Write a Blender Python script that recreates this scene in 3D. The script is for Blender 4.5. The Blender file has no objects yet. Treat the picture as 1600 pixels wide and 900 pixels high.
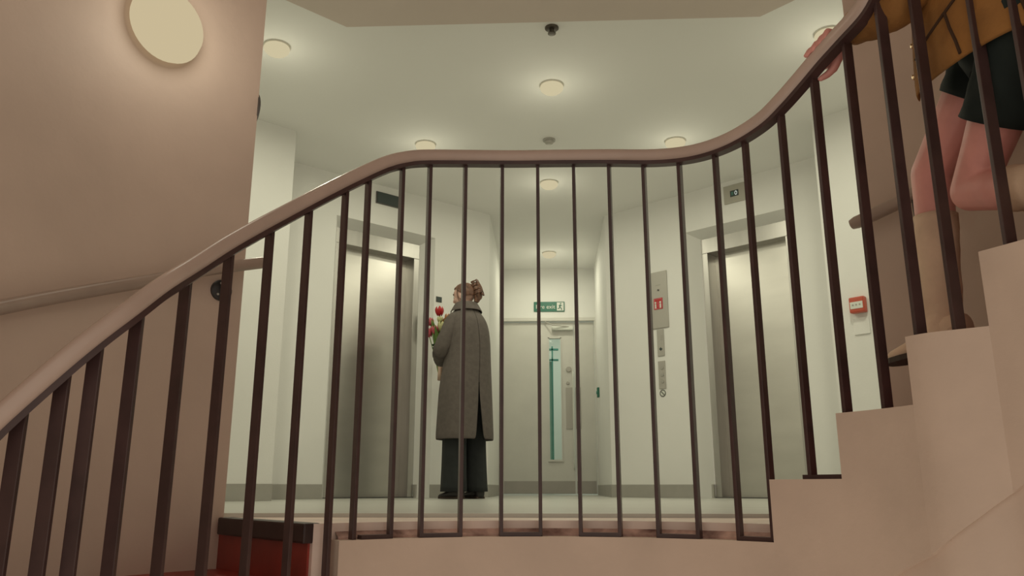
import bpy, bmesh, math, random
from mathutils import Vector, Matrix
random.seed(7)
sc = bpy.context.scene
COL = sc.collection
PI = math.pi
rad = math.radians

# ------------------------------------------------------------------ camera
EYE = 0.085
FPX = 1250.0
PITCH = math.atan(311 / FPX)
YAW = math.atan(57 / math.hypot(FPX, 311))
cam = bpy.data.cameras.new('camera')
cam.sensor_width = 36.0
cam.lens = FPX / 1600 * 36.0
cam.clip_start = 0.02
cam_o = bpy.data.objects.new('camera', cam)
COL.objects.link(cam_o)
cam_o.location = (0, 0, EYE)
cam_o.rotation_euler = (PI / 2 + PITCH, 0, YAW)
sc.camera = cam_o

# ------------------------------------------------------------------ world, exposure
w = bpy.data.worlds.new('world')
sc.world = w
w.use_nodes = True
bgn = w.node_tree.nodes['Background']
bgn.inputs[0].default_value = (1.0, 0.87, 0.72, 1)
bgn.inputs[1].default_value = 0.66
sc.view_settings.view_transform = 'Standard'
sc.view_settings.look = 'None'
sc.view_settings.gamma = 1.0
sc.view_settings.use_curve_mapping = False
sc.view_settings.exposure = 0.0

LOBBY_W = 5.6       # power of one lobby downlight
LOBBY_COL = (1.0, 0.965, 0.73)
STAIR_W = 2.1       # power of the stair wall lamp
STAIR_COL = (1.0, 0.97, 0.80)

# ------------------------------------------------------------------ materials
def mat(name, col, rough=0.6, metal=0.0, var=0.0, vscale=6.0, bump=0.0, bscale=60.0, col2=None, spec=None, stretch=None):
    m = bpy.data.materials.new(name)
    m.use_nodes = True
    nt = m.node_tree
    b = nt.nodes['Principled BSDF']
    b.inputs['Base Color'].default_value = (*col, 1)
    b.inputs['Roughness'].default_value = rough
    b.inputs['Metallic'].default_value = metal
    if spec is not None:
        b.inputs['Specular IOR Level'].default_value = spec
    tc = None
    if var > 0 or bump > 0:
        tc = nt.nodes.new('ShaderNodeTexCoord')
        vec = tc.outputs['Object']
        if stretch:
            mp = nt.nodes.new('ShaderNodeMapping')
            mp.inputs['Scale'].default_value = stretch
            nt.links.new(vec, mp.inputs[0])
            vec = mp.outputs[0]
    if var > 0:
        n = nt.nodes.new('ShaderNodeTexNoise')
        n.inputs['Scale'].default_value = vscale
        n.inputs['Detail'].default_value = 6
        nt.links.new(vec, n.inputs['Vector'])
        r = nt.nodes.new('ShaderNodeValToRGB')
        c2 = col2 or tuple(c * (1 - var) for c in col)
        c1 = tuple(min(1, c * (1 + var * 0.4)) for c in col)
        r.color_ramp.elements[0].position = 0.3
        r.color_ramp.elements[0].color = (*c2, 1)
        r.color_ramp.elements[1].position = 0.65
        r.color_ramp.elements[1].color = (*c1, 1)
        nt.links.new(n.outputs[0], r.inputs[0])
        nt.links.new(r.outputs[0], b.inputs['Base Color'])
    if bump > 0:
        n2 = nt.nodes.new('ShaderNodeTexNoise')
        n2.inputs['Scale'].default_value = bscale
        n2.inputs['Detail'].default_value = 4
        nt.links.new(vec, n2.inputs['Vector'])
        bp = nt.nodes.new('ShaderNodeBump')
        bp.inputs['Strength'].default_value = bump
        bp.inputs['Distance'].default_value = 0.01
        nt.links.new(n2.outputs[0], bp.inputs['Height'])
        nt.links.new(bp.outputs[0], b.inputs['Normal'])
    return m

def emat(name, col, strength):
    m = bpy.data.materials.new(name)
    m.use_nodes = True
    b = m.node_tree.nodes['Principled BSDF']
    b.inputs['Base Color'].default_value = (0.0, 0.0, 0.0, 1)
    b.inputs['Specular IOR Level'].default_value = 0.0
    b.inputs['Emission Color'].default_value = (*col, 1)
    b.inputs['Emission Strength'].default_value = strength
    return m

M = {}
M['white'] = mat('white_wall_paint', (0.84, 0.838, 0.81), 0.7, var=0.03, vscale=1.6, bump=0.05, bscale=90)
M['ceil'] = mat('ceiling_paint', (0.86, 0.855, 0.83), 0.8, var=0.02, vscale=1.2)
M['soffit'] = mat('stair_ceiling_paint', (0.66, 0.57, 0.51), 0.85, var=0.04, vscale=1.5)
M['plaster'] = mat('stair_plaster', (0.62, 0.482, 0.40), 0.62, var=0.10, vscale=2.2, bump=0.10, bscale=26)
M['string'] = mat('string_plaster', (0.635, 0.50, 0.405), 0.6, var=0.12, vscale=3.2, bump=0.16, bscale=30)
M['ledge'] = mat('stained_ledge', (0.58, 0.38, 0.32), 0.6, var=0.75, vscale=13, col2=(0.12, 0.05, 0.04), bump=0.2, bscale=40)
M['floor'] = mat('lobby_floor', (0.54, 0.54, 0.50), 0.32, var=0.08, vscale=3, stretch=(0.6, 4, 1))
M['landing'] = mat('landing_floor', (0.80, 0.64, 0.56), 0.42, var=0.15, vscale=5)
M['red'] = mat('red_linoleum', (0.30, 0.038, 0.026), 0.42, var=0.3, vscale=7)
M['nosing'] = mat('dark_nosing', (0.035, 0.016, 0.014), 0.5, var=0.2, vscale=20)
M['bar'] = mat('baluster_paint', (0.062, 0.032, 0.030), 0.36, var=0.25, vscale=14)
M['rail'] = mat('handrail_plastic', (0.53, 0.41, 0.35), 0.27, var=0.10, vscale=5)
M['wrail'] = mat('wall_handrail', (0.38, 0.29, 0.24), 0.35, var=0.12, vscale=6)
M['black'] = mat('black_metal', (0.02, 0.018, 0.018), 0.4)
M['skirt'] = mat('grey_skirting', (0.40, 0.385, 0.35), 0.5, var=0.06, vscale=8)
M['steel'] = mat('brushed_steel', (0.52, 0.505, 0.48), 0.38, metal=1.0, var=0.10, vscale=10, stretch=(1, 1, 0.15), bump=0.025, bscale=16)
M['steel_door'] = mat('lift_door_steel', (0.66, 0.64, 0.60), 0.33, metal=1.0, var=0.08, vscale=3, bump=0.06, bscale=3.2, stretch=(0.5, 0.5, 1.6))
M['steel_dark'] = mat('dark_steel', (0.15, 0.145, 0.14), 0.4, metal=0.8)
M['plate'] = mat('grey_wall_plate', (0.47, 0.45, 0.41), 0.45, metal=0.2)
M['screen'] = mat('dark_display', (0.055, 0.07, 0.068), 0.3)
M['beige'] = mat('display_beige', (0.45, 0.43, 0.37), 0.4)
M['door'] = mat('painted_door', (0.69, 0.68, 0.635), 0.5, var=0.05, vscale=4)
M['kick'] = mat('door_kick_plate', (0.42, 0.395, 0.365), 0.4, var=0.06, vscale=8)
M['glassgreen'] = None
M['signgreen'] = mat('sign_green', (0.02, 0.155, 0.10), 0.4)
M['signwhite'] = mat('sign_white', (0.72, 0.74, 0.68), 0.4)
M['signred'] = mat('sign_red', (0.48, 0.035, 0.035), 0.4)
M['callred'] = mat('call_point_red', (0.52, 0.09, 0.05), 0.35)
M['redmetal'] = mat('sprinkler_metal', (0.10, 0.085, 0.07), 0.4, metal=0.6)
M['skin'] = mat('skin', (0.74, 0.33, 0.285), 0.5, var=0.12, vscale=12)
M['skin_w'] = mat('pale_skin', (0.60, 0.38, 0.31), 0.5, var=0.1, vscale=14)
M['hair'] = mat('light_brown_hair', (0.17, 0.085, 0.055), 0.45, var=0.55, vscale=60, bump=0.4, bscale=90, stretch=(1, 1, 0.25))
M['hair_dark'] = mat('dark_brown_hair', (0.06, 0.03, 0.02), 0.45, var=0.5, vscale=60, bump=0.4, bscale=90, stretch=(1, 1, 0.25))
M['clip'] = mat('tortoiseshell_clip', (0.13, 0.055, 0.03), 0.25, var=0.7, vscale=60)
M['coat'] = mat('taupe_wool', (0.128, 0.108, 0.098), 0.9, var=0.14, vscale=30, bump=0.25, bscale=260)
M['trouser'] = mat('dark_trouser_cloth', (0.018, 0.021, 0.022), 0.85, var=0.2, vscale=20)
M['shoe'] = mat('dark_leather', (0.022, 0.018, 0.018), 0.4)
M['jacket'] = mat('ochre_suede', (0.30, 0.135, 0.032), 0.85, var=0.3, vscale=9, bump=0.2, bscale=120)
M['seam'] = mat('jacket_seam', (0.05, 0.022, 0.008), 0.9)
M['shorts'] = mat('dark_green_cloth', (0.008, 0.016, 0.014), 0.85, var=0.2, vscale=20)
M['boot'] = mat('tan_suede', (0.74, 0.53, 0.38), 0.85, var=0.16, vscale=10, bump=0.2, bscale=80)
M['sole'] = mat('boot_sole', (0.05, 0.03, 0.02), 0.7)
M['brass'] = mat('brass_button', (0.8, 0.6, 0.35), 0.25, metal=1.0)
M['eye'] = mat('eye_white', (0.8, 0.78, 0.72), 0.2)
M['iris'] = mat('iris_dark', (0.05, 0.03, 0.02), 0.2)
M['lip'] = mat('lip', (0.5, 0.16, 0.14), 0.4)
M['leaf'] = mat('tulip_leaf', (0.13, 0.22, 0.05), 0.5, var=0.3, vscale=30)
M['leafd'] = mat('dark_leaf', (0.03, 0.06, 0.025), 0.5, var=0.3, vscale=30)
M['stem'] = mat('tulip_stem', (0.16, 0.26, 0.07), 0.5)
M['tred'] = mat('red_petal', (0.50, 0.015, 0.02), 0.45, var=0.2, vscale=50)
M['tpink'] = mat('pink_petal', (0.62, 0.13, 0.16), 0.45, var=0.3, vscale=50)
M['tyel'] = mat('cream_petal', (0.62, 0.60, 0.30), 0.45, var=0.2, vscale=50)
M['torange'] = mat('orange_petal', (0.55, 0.24, 0.10), 0.45, var=0.2, vscale=50)
M['paper'] = mat('wrapping_paper', (0.62, 0.44, 0.34), 0.6, var=0.15, vscale=25)
M['lamp'] = emat('lamp_diffuser', (0.60, 0.525, 0.335), 1.0)
M['lampw'] = emat('wall_lamp_diffuser', (0.58, 0.48, 0.30), 1.0)
M['lit'] = emat('lit_digits', (0.55, 0.60, 0.52), 0.8)
M['lamprim'] = mat('lamp_rim', (0.70, 0.68, 0.6), 0.5)

g = bpy.data.materials.new('green_glass')
g.use_nodes = True
gb = g.node_tree.nodes['Principled BSDF']
gb.inputs['Base Color'].default_value = (0.86, 0.94, 0.88, 1)
gb.inputs['Roughness'].default_value = 0.03
gb.inputs['Transmission Weight'].default_value = 1.0
gb.inputs['IOR'].default_value = 1.1
M['glass'] = g

# ------------------------------------------------------------------ helpers
def obj(name, verts, faces, m, parent=None, smooth=False, sharp=35):
    me = bpy.data.meshes.new(name)
    me.from_pydata([tuple(v) for v in verts], [], faces)
    me.update()
    if smooth:
        me.polygons.foreach_set('use_smooth', [True] * len(me.polygons))
        me.set_sharp_from_angle(angle=rad(sharp))
    me.materials.append(M[m] if isinstance(m, str) else m)
    o = bpy.data.objects.new(name, me)
    COL.objects.link(o)
    if parent:
        o.parent = parent
    return o

def from_bm(name, bm, m, parent=None, smooth=False, sharp=35):
    bmesh.ops.recalc_face_normals(bm, faces=bm.faces)
    me = bpy.data.meshes.new(name)
    bm.to_mesh(me)
    bm.free()
    if smooth:
        me.polygons.foreach_set('use_smooth', [True] * len(me.polygons))
        me.set_sharp_from_angle(angle=rad(sharp))
    me.materials.append(M[m] if isinstance(m, str) else m)
    o = bpy.data.objects.new(name, me)
    COL.objects.link(o)
    if parent:
        o.parent = parent
    return o

def tag(o, label, cat, group=None):
    o['label'] = label
    o['category'] = cat
    if group:
        o['group'] = group
    return o

def struct(o, label=None, cat=None):
    o['kind'] = 'structure'
    if label:
        o['label'] = label
    if cat:
        o['category'] = cat
    return o

def empty(name, loc=(0, 0, 0), rz=0):
    o = bpy.data.objects.new(name, None)
    o.empty_display_size = 0.1
    o.location = loc
    o.rotation_euler = (0, 0, rz)
    COL.objects.link(o)
    return o

def add_box(bm, c, s, mtx=None, bevel=0.0):
    r = bmesh.ops.create_cube(bm, size=1.0)
    vs = r['verts']
    for v in vs:
        v.co = Vector((v.co.x * s[0], v.co.y * s[1], v.co.z * s[2]))
    if bevel > 0:
        es = list({e for v in vs for e in v.link_edges})
        rb = bmesh.ops.bevel(bm, geom=es, offset=bevel, segments=2, affect='EDGES', profile=0.6)
        vs = list({v for f in rb['faces'] for v in f.verts} | {v for v in vs if v.is_valid})
    T = Matrix.Translation(Vector(c))
    if mtx:
        T = mtx @ T
    for v in vs:
        v.co = T @ v.co
    return vs

def box(name, c, s, m, parent=None, mtx=None, bevel=0.0):
    bm = bmesh.new()
    add_box(bm, c, s, mtx, bevel)
    return from_bm(name, bm, m, parent)

def prism(pts, z0, z1):
    """vertical prism from plan polygon; z0/z1 numbers or per-point lists"""
    n = len(pts)
    zb = z0 if isinstance(z0, (list, tuple)) else [z0] * n
    zt = z1 if isinstance(z1, (list, tuple)) else [z1] * n
    v = [(p[0], p[1], zb[i]) for i, p in enumerate(pts)] + [(p[0], p[1], zt[i]) for i, p in enumerate(pts)]
    f = [tuple(reversed(range(n))), tuple(range(n, 2 * n))]
    for i in range(n):
        j = (i + 1) % n
        f.append((i, j, n + j, n + i))
    return v, f

def prism_obj(name, pts, z0, z1, m, parent=None, smooth=False):
    v, f = prism(pts, z0, z1)
    bm = bmesh.new()
    bv = [bm.verts.new(p) for p in v]
    for q in f:
        bm.faces.new([bv[i] for i in q])
    return from_bm(name, bm, m, parent, smooth)

def frames(path):
    path = [Vector(p) for p in path]
    out = []
    for i, p in enumerate(path):
        a = path[max(0, i - 1)]
        b = path[min(len(path) - 1, i + 1)]
        t = (b - a)
        t = t.normalized() if t.length > 1e-9 else Vector((0, 0, 1))
        ref = Vector((0, 0, 1)) if abs(t.z) < 0.92 else Vector((0, 1, 0))
        s = t.cross(ref).normalized()
        u = s.cross(t).normalized()
        out.append((p, t, s, u))
    # keep side vectors from flipping
    for i in range(1, len(out)):
        p, t, s, u = out[i]
        ps, pu = out[i - 1][2], out[i - 1][3]
        s2 = (ps - t * ps.dot(t))
        if s2.length > 1e-6 and abs(t.z) >= 0.5:
            s2.normalize()
            out[i] = (p, t, s2, s2.cross(t).normalized())
        elif s.dot(ps) < 0:
            out[i] = (p, t, -s, -u)
    return out

def sweep(path, section, caps=True):
    """sweep closed 2D section (side, up) along path"""
    fr = frames(path)
    n = len(section[0]) if isinstance(section[0], list) else len(section)
    V, F = [], []
    for i, (p, t, s, u) in enumerate(fr):
        sec = section[i] if isinstance(section[0], list) else section
        for a, b in sec:
            V.append(p + s * a + u * b)
    for i in range(len(fr) - 1):
        for j in range(n):
            k = (j + 1) % n
            F.append((i * n + j, i * n + k, (i + 1) * n + k, (i + 1) * n + j))
    if caps:
        F.append(tuple(reversed(range(n))))
        F.append(tuple(range((len(fr) - 1) * n, len(fr) * n)))
    return V, F

def circ(r, n=12, ry=None):
    ry = r if ry is None else ry
    return [(r * math.cos(2 * PI * i / n), ry * math.sin(2 * PI * i / n)) for i in range(n)]

def sup(w, h, n=20, e=0.7):
    out = []
    for i in range(n):
        a = 2 * PI * i / n
        c, s = math.cos(a), math.sin(a)
        out.append((w / 2 * math.copysign(abs(c) ** e, c), h / 2 * math.copysign(abs(s) ** e, s)))
    return out

def tube(name, path, r, m, parent=None, n=12):
    if isinstance(r, (list, tuple)):
        sec = [circ(x, n) for x in r]
    else:
        sec = circ(r, n)
    V, F = sweep(path, sec)
    bm = bmesh.new()
    bv = [bm.verts.new(p) for p in V]
    for q in F:
        bm.faces.new([bv[i] for i in q])
    return from_bm(name, bm, m, parent, True, 50)

def catmull(pts, k=6):
    pts = [Vector(p) for p in pts]
    P = [pts[0] * 2 - pts[1]] + pts + [pts[-1] * 2 - pts[-2]]
    out = []
    for i in range(1, len(P) - 2):
        a, b, c, d = P[i - 1], P[i], P[i + 1], P[i + 2]
        for j in range(k):
            t = j / k
            out.append(0.5 * ((2 * b) + (c - a) * t + (2 * a - 5 * b + 4 * c - d) * t * t + (3 * b - a - 3 * c + d) * t ** 3))
    out.append(pts[-1])
    return out

def catf(xs, k=6):
    return [v.x for v in catmull([(x, 0, 0) for x in xs], k)]

def lathe(name, prof, m, parent=None, n=28, loc=(0, 0, 0), mtx=None, smooth=True, sharp=40):
    """prof: list of (r, z)"""
    V, F = [], []
    for r, z in prof:
        for i in range(n):
            a = 2 * PI * i / n
            V.append(Vector((r * math.cos(a), r * math.sin(a), z)))
    for i in range(len(prof) - 1):
        for j in range(n):
            k = (j + 1) % n
            F.append((i * n + j, i * n + k, (i + 1) * n + k, (i + 1) * n + j))
    if prof[0][0] > 1e-5:
        F.append(tuple(reversed(range(n))))
    if prof[-1][0] > 1e-5:
        F.append(tuple(range((len(prof) - 1) * n, len(prof) * n)))
    T = Matrix.Translation(Vector(loc))
    if mtx:
        T = T @ mtx
    V = [T @ v for v in V]
    bm = bmesh.new()
    bv = [bm.verts.new(p) for p in V]
    for q in F:
        bm.faces.new([bv[i] for i in q])
    bmesh.ops.remove_doubles(bm, verts=bm.verts, dist=1e-6)
    return from_bm(name, bm, m, parent, smooth, sharp)

def interp(tab, x):
    if x <= tab[0][0]:
        return tab[0][1]
    for (a, ya), (b, yb) in zip(tab, tab[1:]):
        if x <= b:
            t = (x - a) / (b - a)
            return ya + (yb - ya) * t
    return tab[-1][1]

def plane_mtx(P, t, z=0):
    """local x along wall direction t, local y = into the wall (away from room), local z up"""
    t = Vector((t[0], t[1], 0)).normalized()
    n = Vector((-t.y, t.x, 0))
    m = Matrix(((t.x, n.x, 0, P[0]), (t.y, n.y, 0, P[1]), (0, 0, 1, z), (0, 0, 0, 1)))
    return m

# ------------------------------------------------------------------ the stair plan
CX, CY = 0.0, 1.545
R_IN, R_OUT = 0.84, 1.50
ARM = 92.0
# the right-hand side leaves the circle and flares outwards (angle label, x, y of the string face)
R_ARM = [(72.3, 0.8003, 1.8004)]
_p0, _t0, _p1, _t1 = (0.8003, 1.8004), (0.058, -0.181), (0.921, 1.680), (0.150, -0.125)
for _i in range(1, 9):                    # smooth bend from the circle into the flare
    _t = _i / 8
    _b = (2 * _t ** 3 - 3 * _t ** 2 + 1, _t ** 3 - 2 * _t ** 2 + _t, -2 * _t ** 3 + 3 * _t ** 2, _t ** 3 - _t ** 2)
    R_ARM.append((72.3 + 19.1 * _t, *[_b[0] * _p0[q] + _b[1] * _t0[q] + _b[2] * _p1[q] + _b[3] * _t1[q] for q in (0, 1)]))
L_ARM = [(-85.6, -0.8375, 1.6094), (-96.0, -0.884, 1.536), (-106.0, -0.917, 1.497), (-116.0, -0.956, 1.462), (-125.0, -0.998, 1.428), (-145.0, -1.09, 1.355)]
R_ARM += [(106.0, 0.985, 1.560), (121.0, 1.03, 1.435), (135.0, 1.06, 1.31)]

def pos(th, r):
    """plan position at angle th (deg, 0 = far side, + = right); beyond ARM the well runs straight towards -Y"""
    if th > R_ARM[0][0]:
        for (t0, x0, y0), (t1, x1, y1) in zip(R_ARM, R_ARM[1:]):
            if th <= t1 or t1 == R_ARM[-1][0]:
                k_ = (th - t0) / (t1 - t0)
                d = Vector((x1 - x0, y1 - y0)).normalized()
                n_ = Vector((-d.y, d.x))
                nr = Vector((math.sin(rad(72.3)), math.cos(rad(72.3))))
                bl = min(1.0, max(0.0, (th - 72.3) / 6.0))
                n_ = (nr * (1 - bl) + n_ * bl).normalized()
                return x0 + (x1 - x0) * k_ + n_.x * (r - R_IN), y0 + (y1 - y0) * k_ + n_.y * (r - R_IN)
    if th < L_ARM[0][0]:
        for (t0, x0, y0), (t1, x1, y1) in zip(L_ARM, L_ARM[1:]):
            if th >= t1 or t1 == L_ARM[-1][0]:
                k_ = (th - t0) / (t1 - t0)
                d = Vector((x1 - x0, y1 - y0)).normalized()
                n_ = Vector((d.y, -d.x))
                nr = Vector((math.sin(rad(-85.6)), math.cos(rad(-85.6))))
                bl = min(1.0, max(0.0, (-85.6 - th) / 12.0))
                n_ = (nr * (1 - bl) + n_ * bl).normalized()
                return x0 + (x1 - x0) * k_ + n_.x * (r - R_IN), y0 + (y1 - y0) * k_ + n_.y * (r - R_IN)
    if abs(th) <= ARM:
        a = rad(th)
        return CX + r * math.sin(a), CY + r * math.cos(a)
    s = math.copysign(1, th)
    a = rad(ARM) * s
    d = (abs(th) - ARM) * PI / 180 * R_IN
    return CX + r * math.sin(a), CY + r * math.cos(a) - d

# ------------------------------------------------------------------ setting: floors, ceilings
Y_END = 9.0
struct(box('floor', (0, (2.68 + Y_END + 0.1) / 2, -0.10), (5.6, Y_END + 0.1 - 2.68, 0.2), 'floor'))

arc = [pos(t, 0.90) for t in range(-44, 44, 3)] + [pos(43, 0.90)]
land = arc + [pos(43, 1.52), (1.09, 2.66), (-1.07, 2.66), pos(-44, 1.52)]
struct(prism_obj('floor_landing', land, -0.30, -0.010, 'landing'))
struct(box('trim_1', (0.02, 2.672, -0.022), (2.16, 0.024, 0.05), 'signwhite'))

struct(box('ceiling', (0, (2.7 + Y_END + 0.1) / 2, 2.60), (5.6, Y_END + 0.1 - 2.7, 0.10), 'ceil'))
soff = [(-2.62, 2.2), (-1.06, 3.80), (1.14, 3.80), (2.70, 2.2), (2.70, -0.5), (-2.62, -0.5)]
struct(prism_obj('ceiling_stairwell', soff, 2.49, 2.90, 'soffit'))

# stair drum walls (plaster), thickness 0.2
def drum(name, t0, t1):
    n = 46
    ins = [(CX + R_OUT * math.sin(rad(t0 + (t1 - t0) * i / n)), CY + R_OUT * math.cos(rad(t0 + (t1 - t0) * i / n))) for i in range(n + 1)]
    out = [(CX + 1.70 * math.sin(rad(t0 + (t1 - t0) * i / n)), CY + 1.70 * math.cos(rad(t0 + (t1 - t0) * i / n))) for i in range(n + 1)]
    z0, z1 = -2.0, 2.49
    V, F = [], []
    for a, b in zip(ins, out):
        V += [(*a, z0), (*a, z1), (*b, z1), (*b, z0)]
    for i in range(n):
        for k in range(4):
            l = (k + 1) % 4
            F.append((i * 4 + k, i * 4 + l, i * 4 + 4 + l, i * 4 + 4 + k))
    F += [(0, 1, 2, 3), tuple(n * 4 + k for k in (3, 2, 1, 0))]
    bm = bmesh.new()
    bv = [bm.verts.new(p) for p in V]
    for q in F:
        bm.faces.new([bv[i] for i in q])
    return struct(from_bm(name, bm, 'plaster', None, True, 40))
drum('wall_stair_left', -44.0, -128.0)
drum('wall_stair_right', 45.7, 128.0)

# lobby walls -------------------------------------------------------
def wall(name, a, b, z0, z1, m='white', th=0.1, holes=()):
    """room face runs from a to b, room lies to the right-hand side of a->b ... body on local +y"""
    a = Vector((a[0], a[1], 0)); b = Vector((b[0], b[1], 0))
    L = (b - a).length
    mt = plane_mtx(a, b - a)
    bm = bmesh.new()
    xs = [0, L]
    if holes:
        u0, u1, h = holes
        add_box(bm, (u0 / 2, th / 2, (z0 + z1) / 2), (u0, th, z1 - z0), mt)
        add_box(bm, ((u1 + L) / 2, th / 2, (z0 + z1) / 2), (L - u1, th, z1 - z0), mt)
        add_box(bm, ((u0 + u1) / 2, th / 2, (h + z1) / 2), (u1 - u0, th, z1 - h), mt)
    else:
        add_box(bm, (L / 2, th / 2, (z0 + z1) / 2), (L, th, z1 - z0), mt)
    o = from_bm(name, bm, m)
    return struct(o), mt, L

def skirting(name, a, b, pieces=1, h=0.105, skip=()):
    a = Vector((a[0], a[1], 0)); b = Vector((b[0], b[1], 0))
    L = (b - a).length
    mt = plane_mtx(a, b - a)
    bm = bmesh.new()
    for u0, u1 in (skip or [(0, L)]):
        add_box(bm, ((u0 + u1) / 2, -0.006, h / 2), (u1 - u0, 0.012, h), mt, bevel=0.002)
    return struct(from_bm(name, bm, 'skirt'))

CEIL = 2.56
# left lift plane
PL = Vector((-1.67, 6.01)); TL = Vector((0.70, 0.64)).normalized()
NL = Vector((TL.y, -TL.x))           # into the room
K1 = Vector((-1.77, 5.20))
dK = (K1 - PL).dot(NL)
F1 = K1 - NL * dK
u_f1 = (F1 - PL).dot(TL)
u_c1 = (-0.52 - PL.x) / TL.x
C1 = PL + TL * u_c1
# right lift plane (direction from far-left corner to near right)
PR = Vector((1.19, 6.60)); TR = Vector((0.67, -0.58)).normalized()
NR = Vector((TR.y, -TR.x))
K2 = Vector((1.85, 5.20))
dK2 = (K2 - PR).dot(NR)
F2 = K2 - NR * dK2
u_f2 = (F2 - PR).dot(TR)
u_c2 = (0.55 - PR.x) / TR.x
C2 = PR + TR * u_c2

LW_U0, LW_U1 = 0.0, 0.955            # plaster recess of the left lift (u on plane)
RW_U0, RW_U1 = 0.0, 0.955
REV_Z = 2.20
wall('wall_lift_left', F1, C1, 0, CEIL, holes=(LW_U0 - u_f1, LW_U1 - u_f1, REV_Z), th=0.12)
wall('wall_lift_right', C2, F2, 0, CEIL, holes=(RW_U0 - u_c2, RW_U1 - u_c2, REV_Z), th=0.12)
A0 = (-2.62, 5.20 - 0.85)
B0 = (2.70, 5.20 - 0.85)
wall('wall_pier_left', A0, K1, 0, CEIL)
wall('wall_return_left', K1, F1, 0, CEIL, th=0.05)
wall('wall_pier_right', K2, B0, 0, CEIL)
wall('wall_return_right', F2, K2, 0, CEIL, th=0.05)
wall('wall_side_left', (-2.62, 2.70), A0, 0, CEIL)
wall('wall_side_right', B0, (2.70, 2.70), 0, CEIL)
wall('wall_front_left', (-1.16, 2.72), (-2.62, 2.72), -0.3, CEIL, th=0.06)
wall('wall_front_right', (2.70, 2.72), (1.20, 2.72), -0.3, CEIL, th=0.06)
wall('wall_corridor_left', C1, (-0.52, Y_END), 0, CEIL)
wall('wall_corridor_right', (0.55, Y_END), C2, 0, CEIL)

# skirting boards (grey) ------------------------------------------------
skirting('baseboard_pier_left', A0, K1)
skirting('baseboard_pier_right', K2, B0)
lw = (C1 - F1).length
skirting('baseboard_lift_left', F1, C1, skip=[(0, -u_f1), (LW_U1 - u_f1, lw)])
rw = (F2 - C2).length
skirting('baseboard_lift_right', C2, F2, skip=[(0, -u_c2), (RW_U1 - u_c2, rw)])
skirting('baseboard_corridor_left', C1, (-0.52, Y_END))
skirting('baseboard_corridor_right', (0.55, Y_END), C2)

# end wall of the corridor with the opening for the doors
struct(from_bm('wall_corridor_end', (lambda bm: (add_box(bm, (0.015, Y_END + 0.05, (1.965 + CEIL) / 2), (1.27, 0.10, CEIL - 1.965)),
       add_box(bm, (-0.57, Y_END + 0.05, 0.98), (0.10, 0.10, 1.97)), add_box(bm, (0.60, Y_END + 0.05, 0.98), (0.10, 0.10, 1.97)), bm)[-1])(bmesh.new()), 'white'))

# ------------------------------------------------------------------ corridor doors
door = empty('door_1', (0.015, Y_END, 0))
struct(door)
box('door_frame', (0, -0.012, 1.945), (1.09, 0.05, 0.04), 'door', door, bevel=0.004)
for sx in (-0.535, 0.535):
    box('door_frame', (sx, -0.012, 0.9625), (0.03, 0.05, 1.925), 'door', door, bevel=0.004)
def leaf(x0, x1, hole=None):
    bm = bmesh.new()
    z0, z1 = 0.012, 1.915
    if hole:
        a, b, c, d = hole
        add_box(bm, ((x0 + a) / 2, 0.03, (z0 + z1) / 2), (a - x0, 0.045, z1 - z0))
        add_box(bm, ((x1 + b) / 2, 0.03, (z0 + z1) / 2), (x1 - b, 0.045, z1 - z0))
        add_box(bm, ((a + b) / 2, 0.03, (z0 + c) / 2), (b - a, 0.045, c - z0))
        add_box(bm, ((a + b) / 2, 0.03, (z1 + d) / 2), (b - a, 0.045, z1 - d))
    else:
        add_box(bm, ((x0 + x1) / 2, 0.03, (z0 + z1) / 2), (x1 - x0, 0.045, z1 - z0), bevel=0.003)
    return from_bm('door_leaf', bm, 'door', door)
leaf(-0.518, -0.106)
lf = leaf(-0.100, 0.286, (0.008, 0.138, 0.375, 1.73))
leaf(0.292, 0.518)
for x0, x1 in ((-0.50, -0.115), (-0.092, 0.278), (0.300, 0.508)):
    box('kick_plate', ((x0 + x1) / 2, 0.004, 0.083), (x1 - x0, 0.006, 0.130), 'kick', door)
# vision panel with beading
box('vision_panel', (0.073, 0.035, 1.0525), (0.130, 0.008, 1.355), 'glass', door)
bm = bmesh.new()
for c, s in (((0.003, 0.004, 1.0525), (0.012, 0.014, 1.38)), ((0.143, 0.004, 1.0525), (0.012, 0.014, 1.38)),
             ((0.073, 0.004, 1.736), (0.15, 0.014, 0.014)), ((0.073, 0.002, 0.366), (0.17, 0.022, 0.022))):
    add_box(bm, c, s)
from_bm('glazing_bead', bm, 'door', door)
cl = box('door_closer', (0.162, -0.022, 1.838), (0.24, 0.055, 0.040), 'signwhite', door, bevel=0.008)
tube('closer_arm', [(0.25, -0.04, 1.852), (0.05, -0.09, 1.868), (-0.05, -0.02, 1.93)], 0.006, 'plate', cl, 8)
lathe('lock_rose', [(0.0, 0.016), (0.026, 0.016), (0.030, 0.010), (0.030, 0)], 'plate', door, 20, (0.228, 0.006, 1.374), Matrix.Rotation(PI / 2, 4, 'X'))
lathe('lock_rose', [(0.0, 0.012), (0.014, 0.012), (0.018, 0.006), (0.018, 0)], 'plate', door, 20, (0.215, 0.006, 1.22), Matrix.Rotation(PI / 2, 4, 'X'))
box('push_plate', (0.232, 0.004, 0.94), (0.085, 0.006, 0.46), 'plate', door, bevel=0.002)
box('push_plate', (0.328, 0.004, 0.94), (0.060, 0.006, 0.46), 'plate', door, bevel=0.002)
edge_hl = tube('edge_highlight_bar', catmull([(0.272, 0.0, 0.30), (0.272, -0.045, 0.33), (0.272, -0.045, 0.9), (0.272, -0.045, 1.30), (0.272, 0.0, 1.33)], 5), 0.009, 'signwhite', door, 10)  # white bar standing in for the highlight line down the meeting edge

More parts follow.
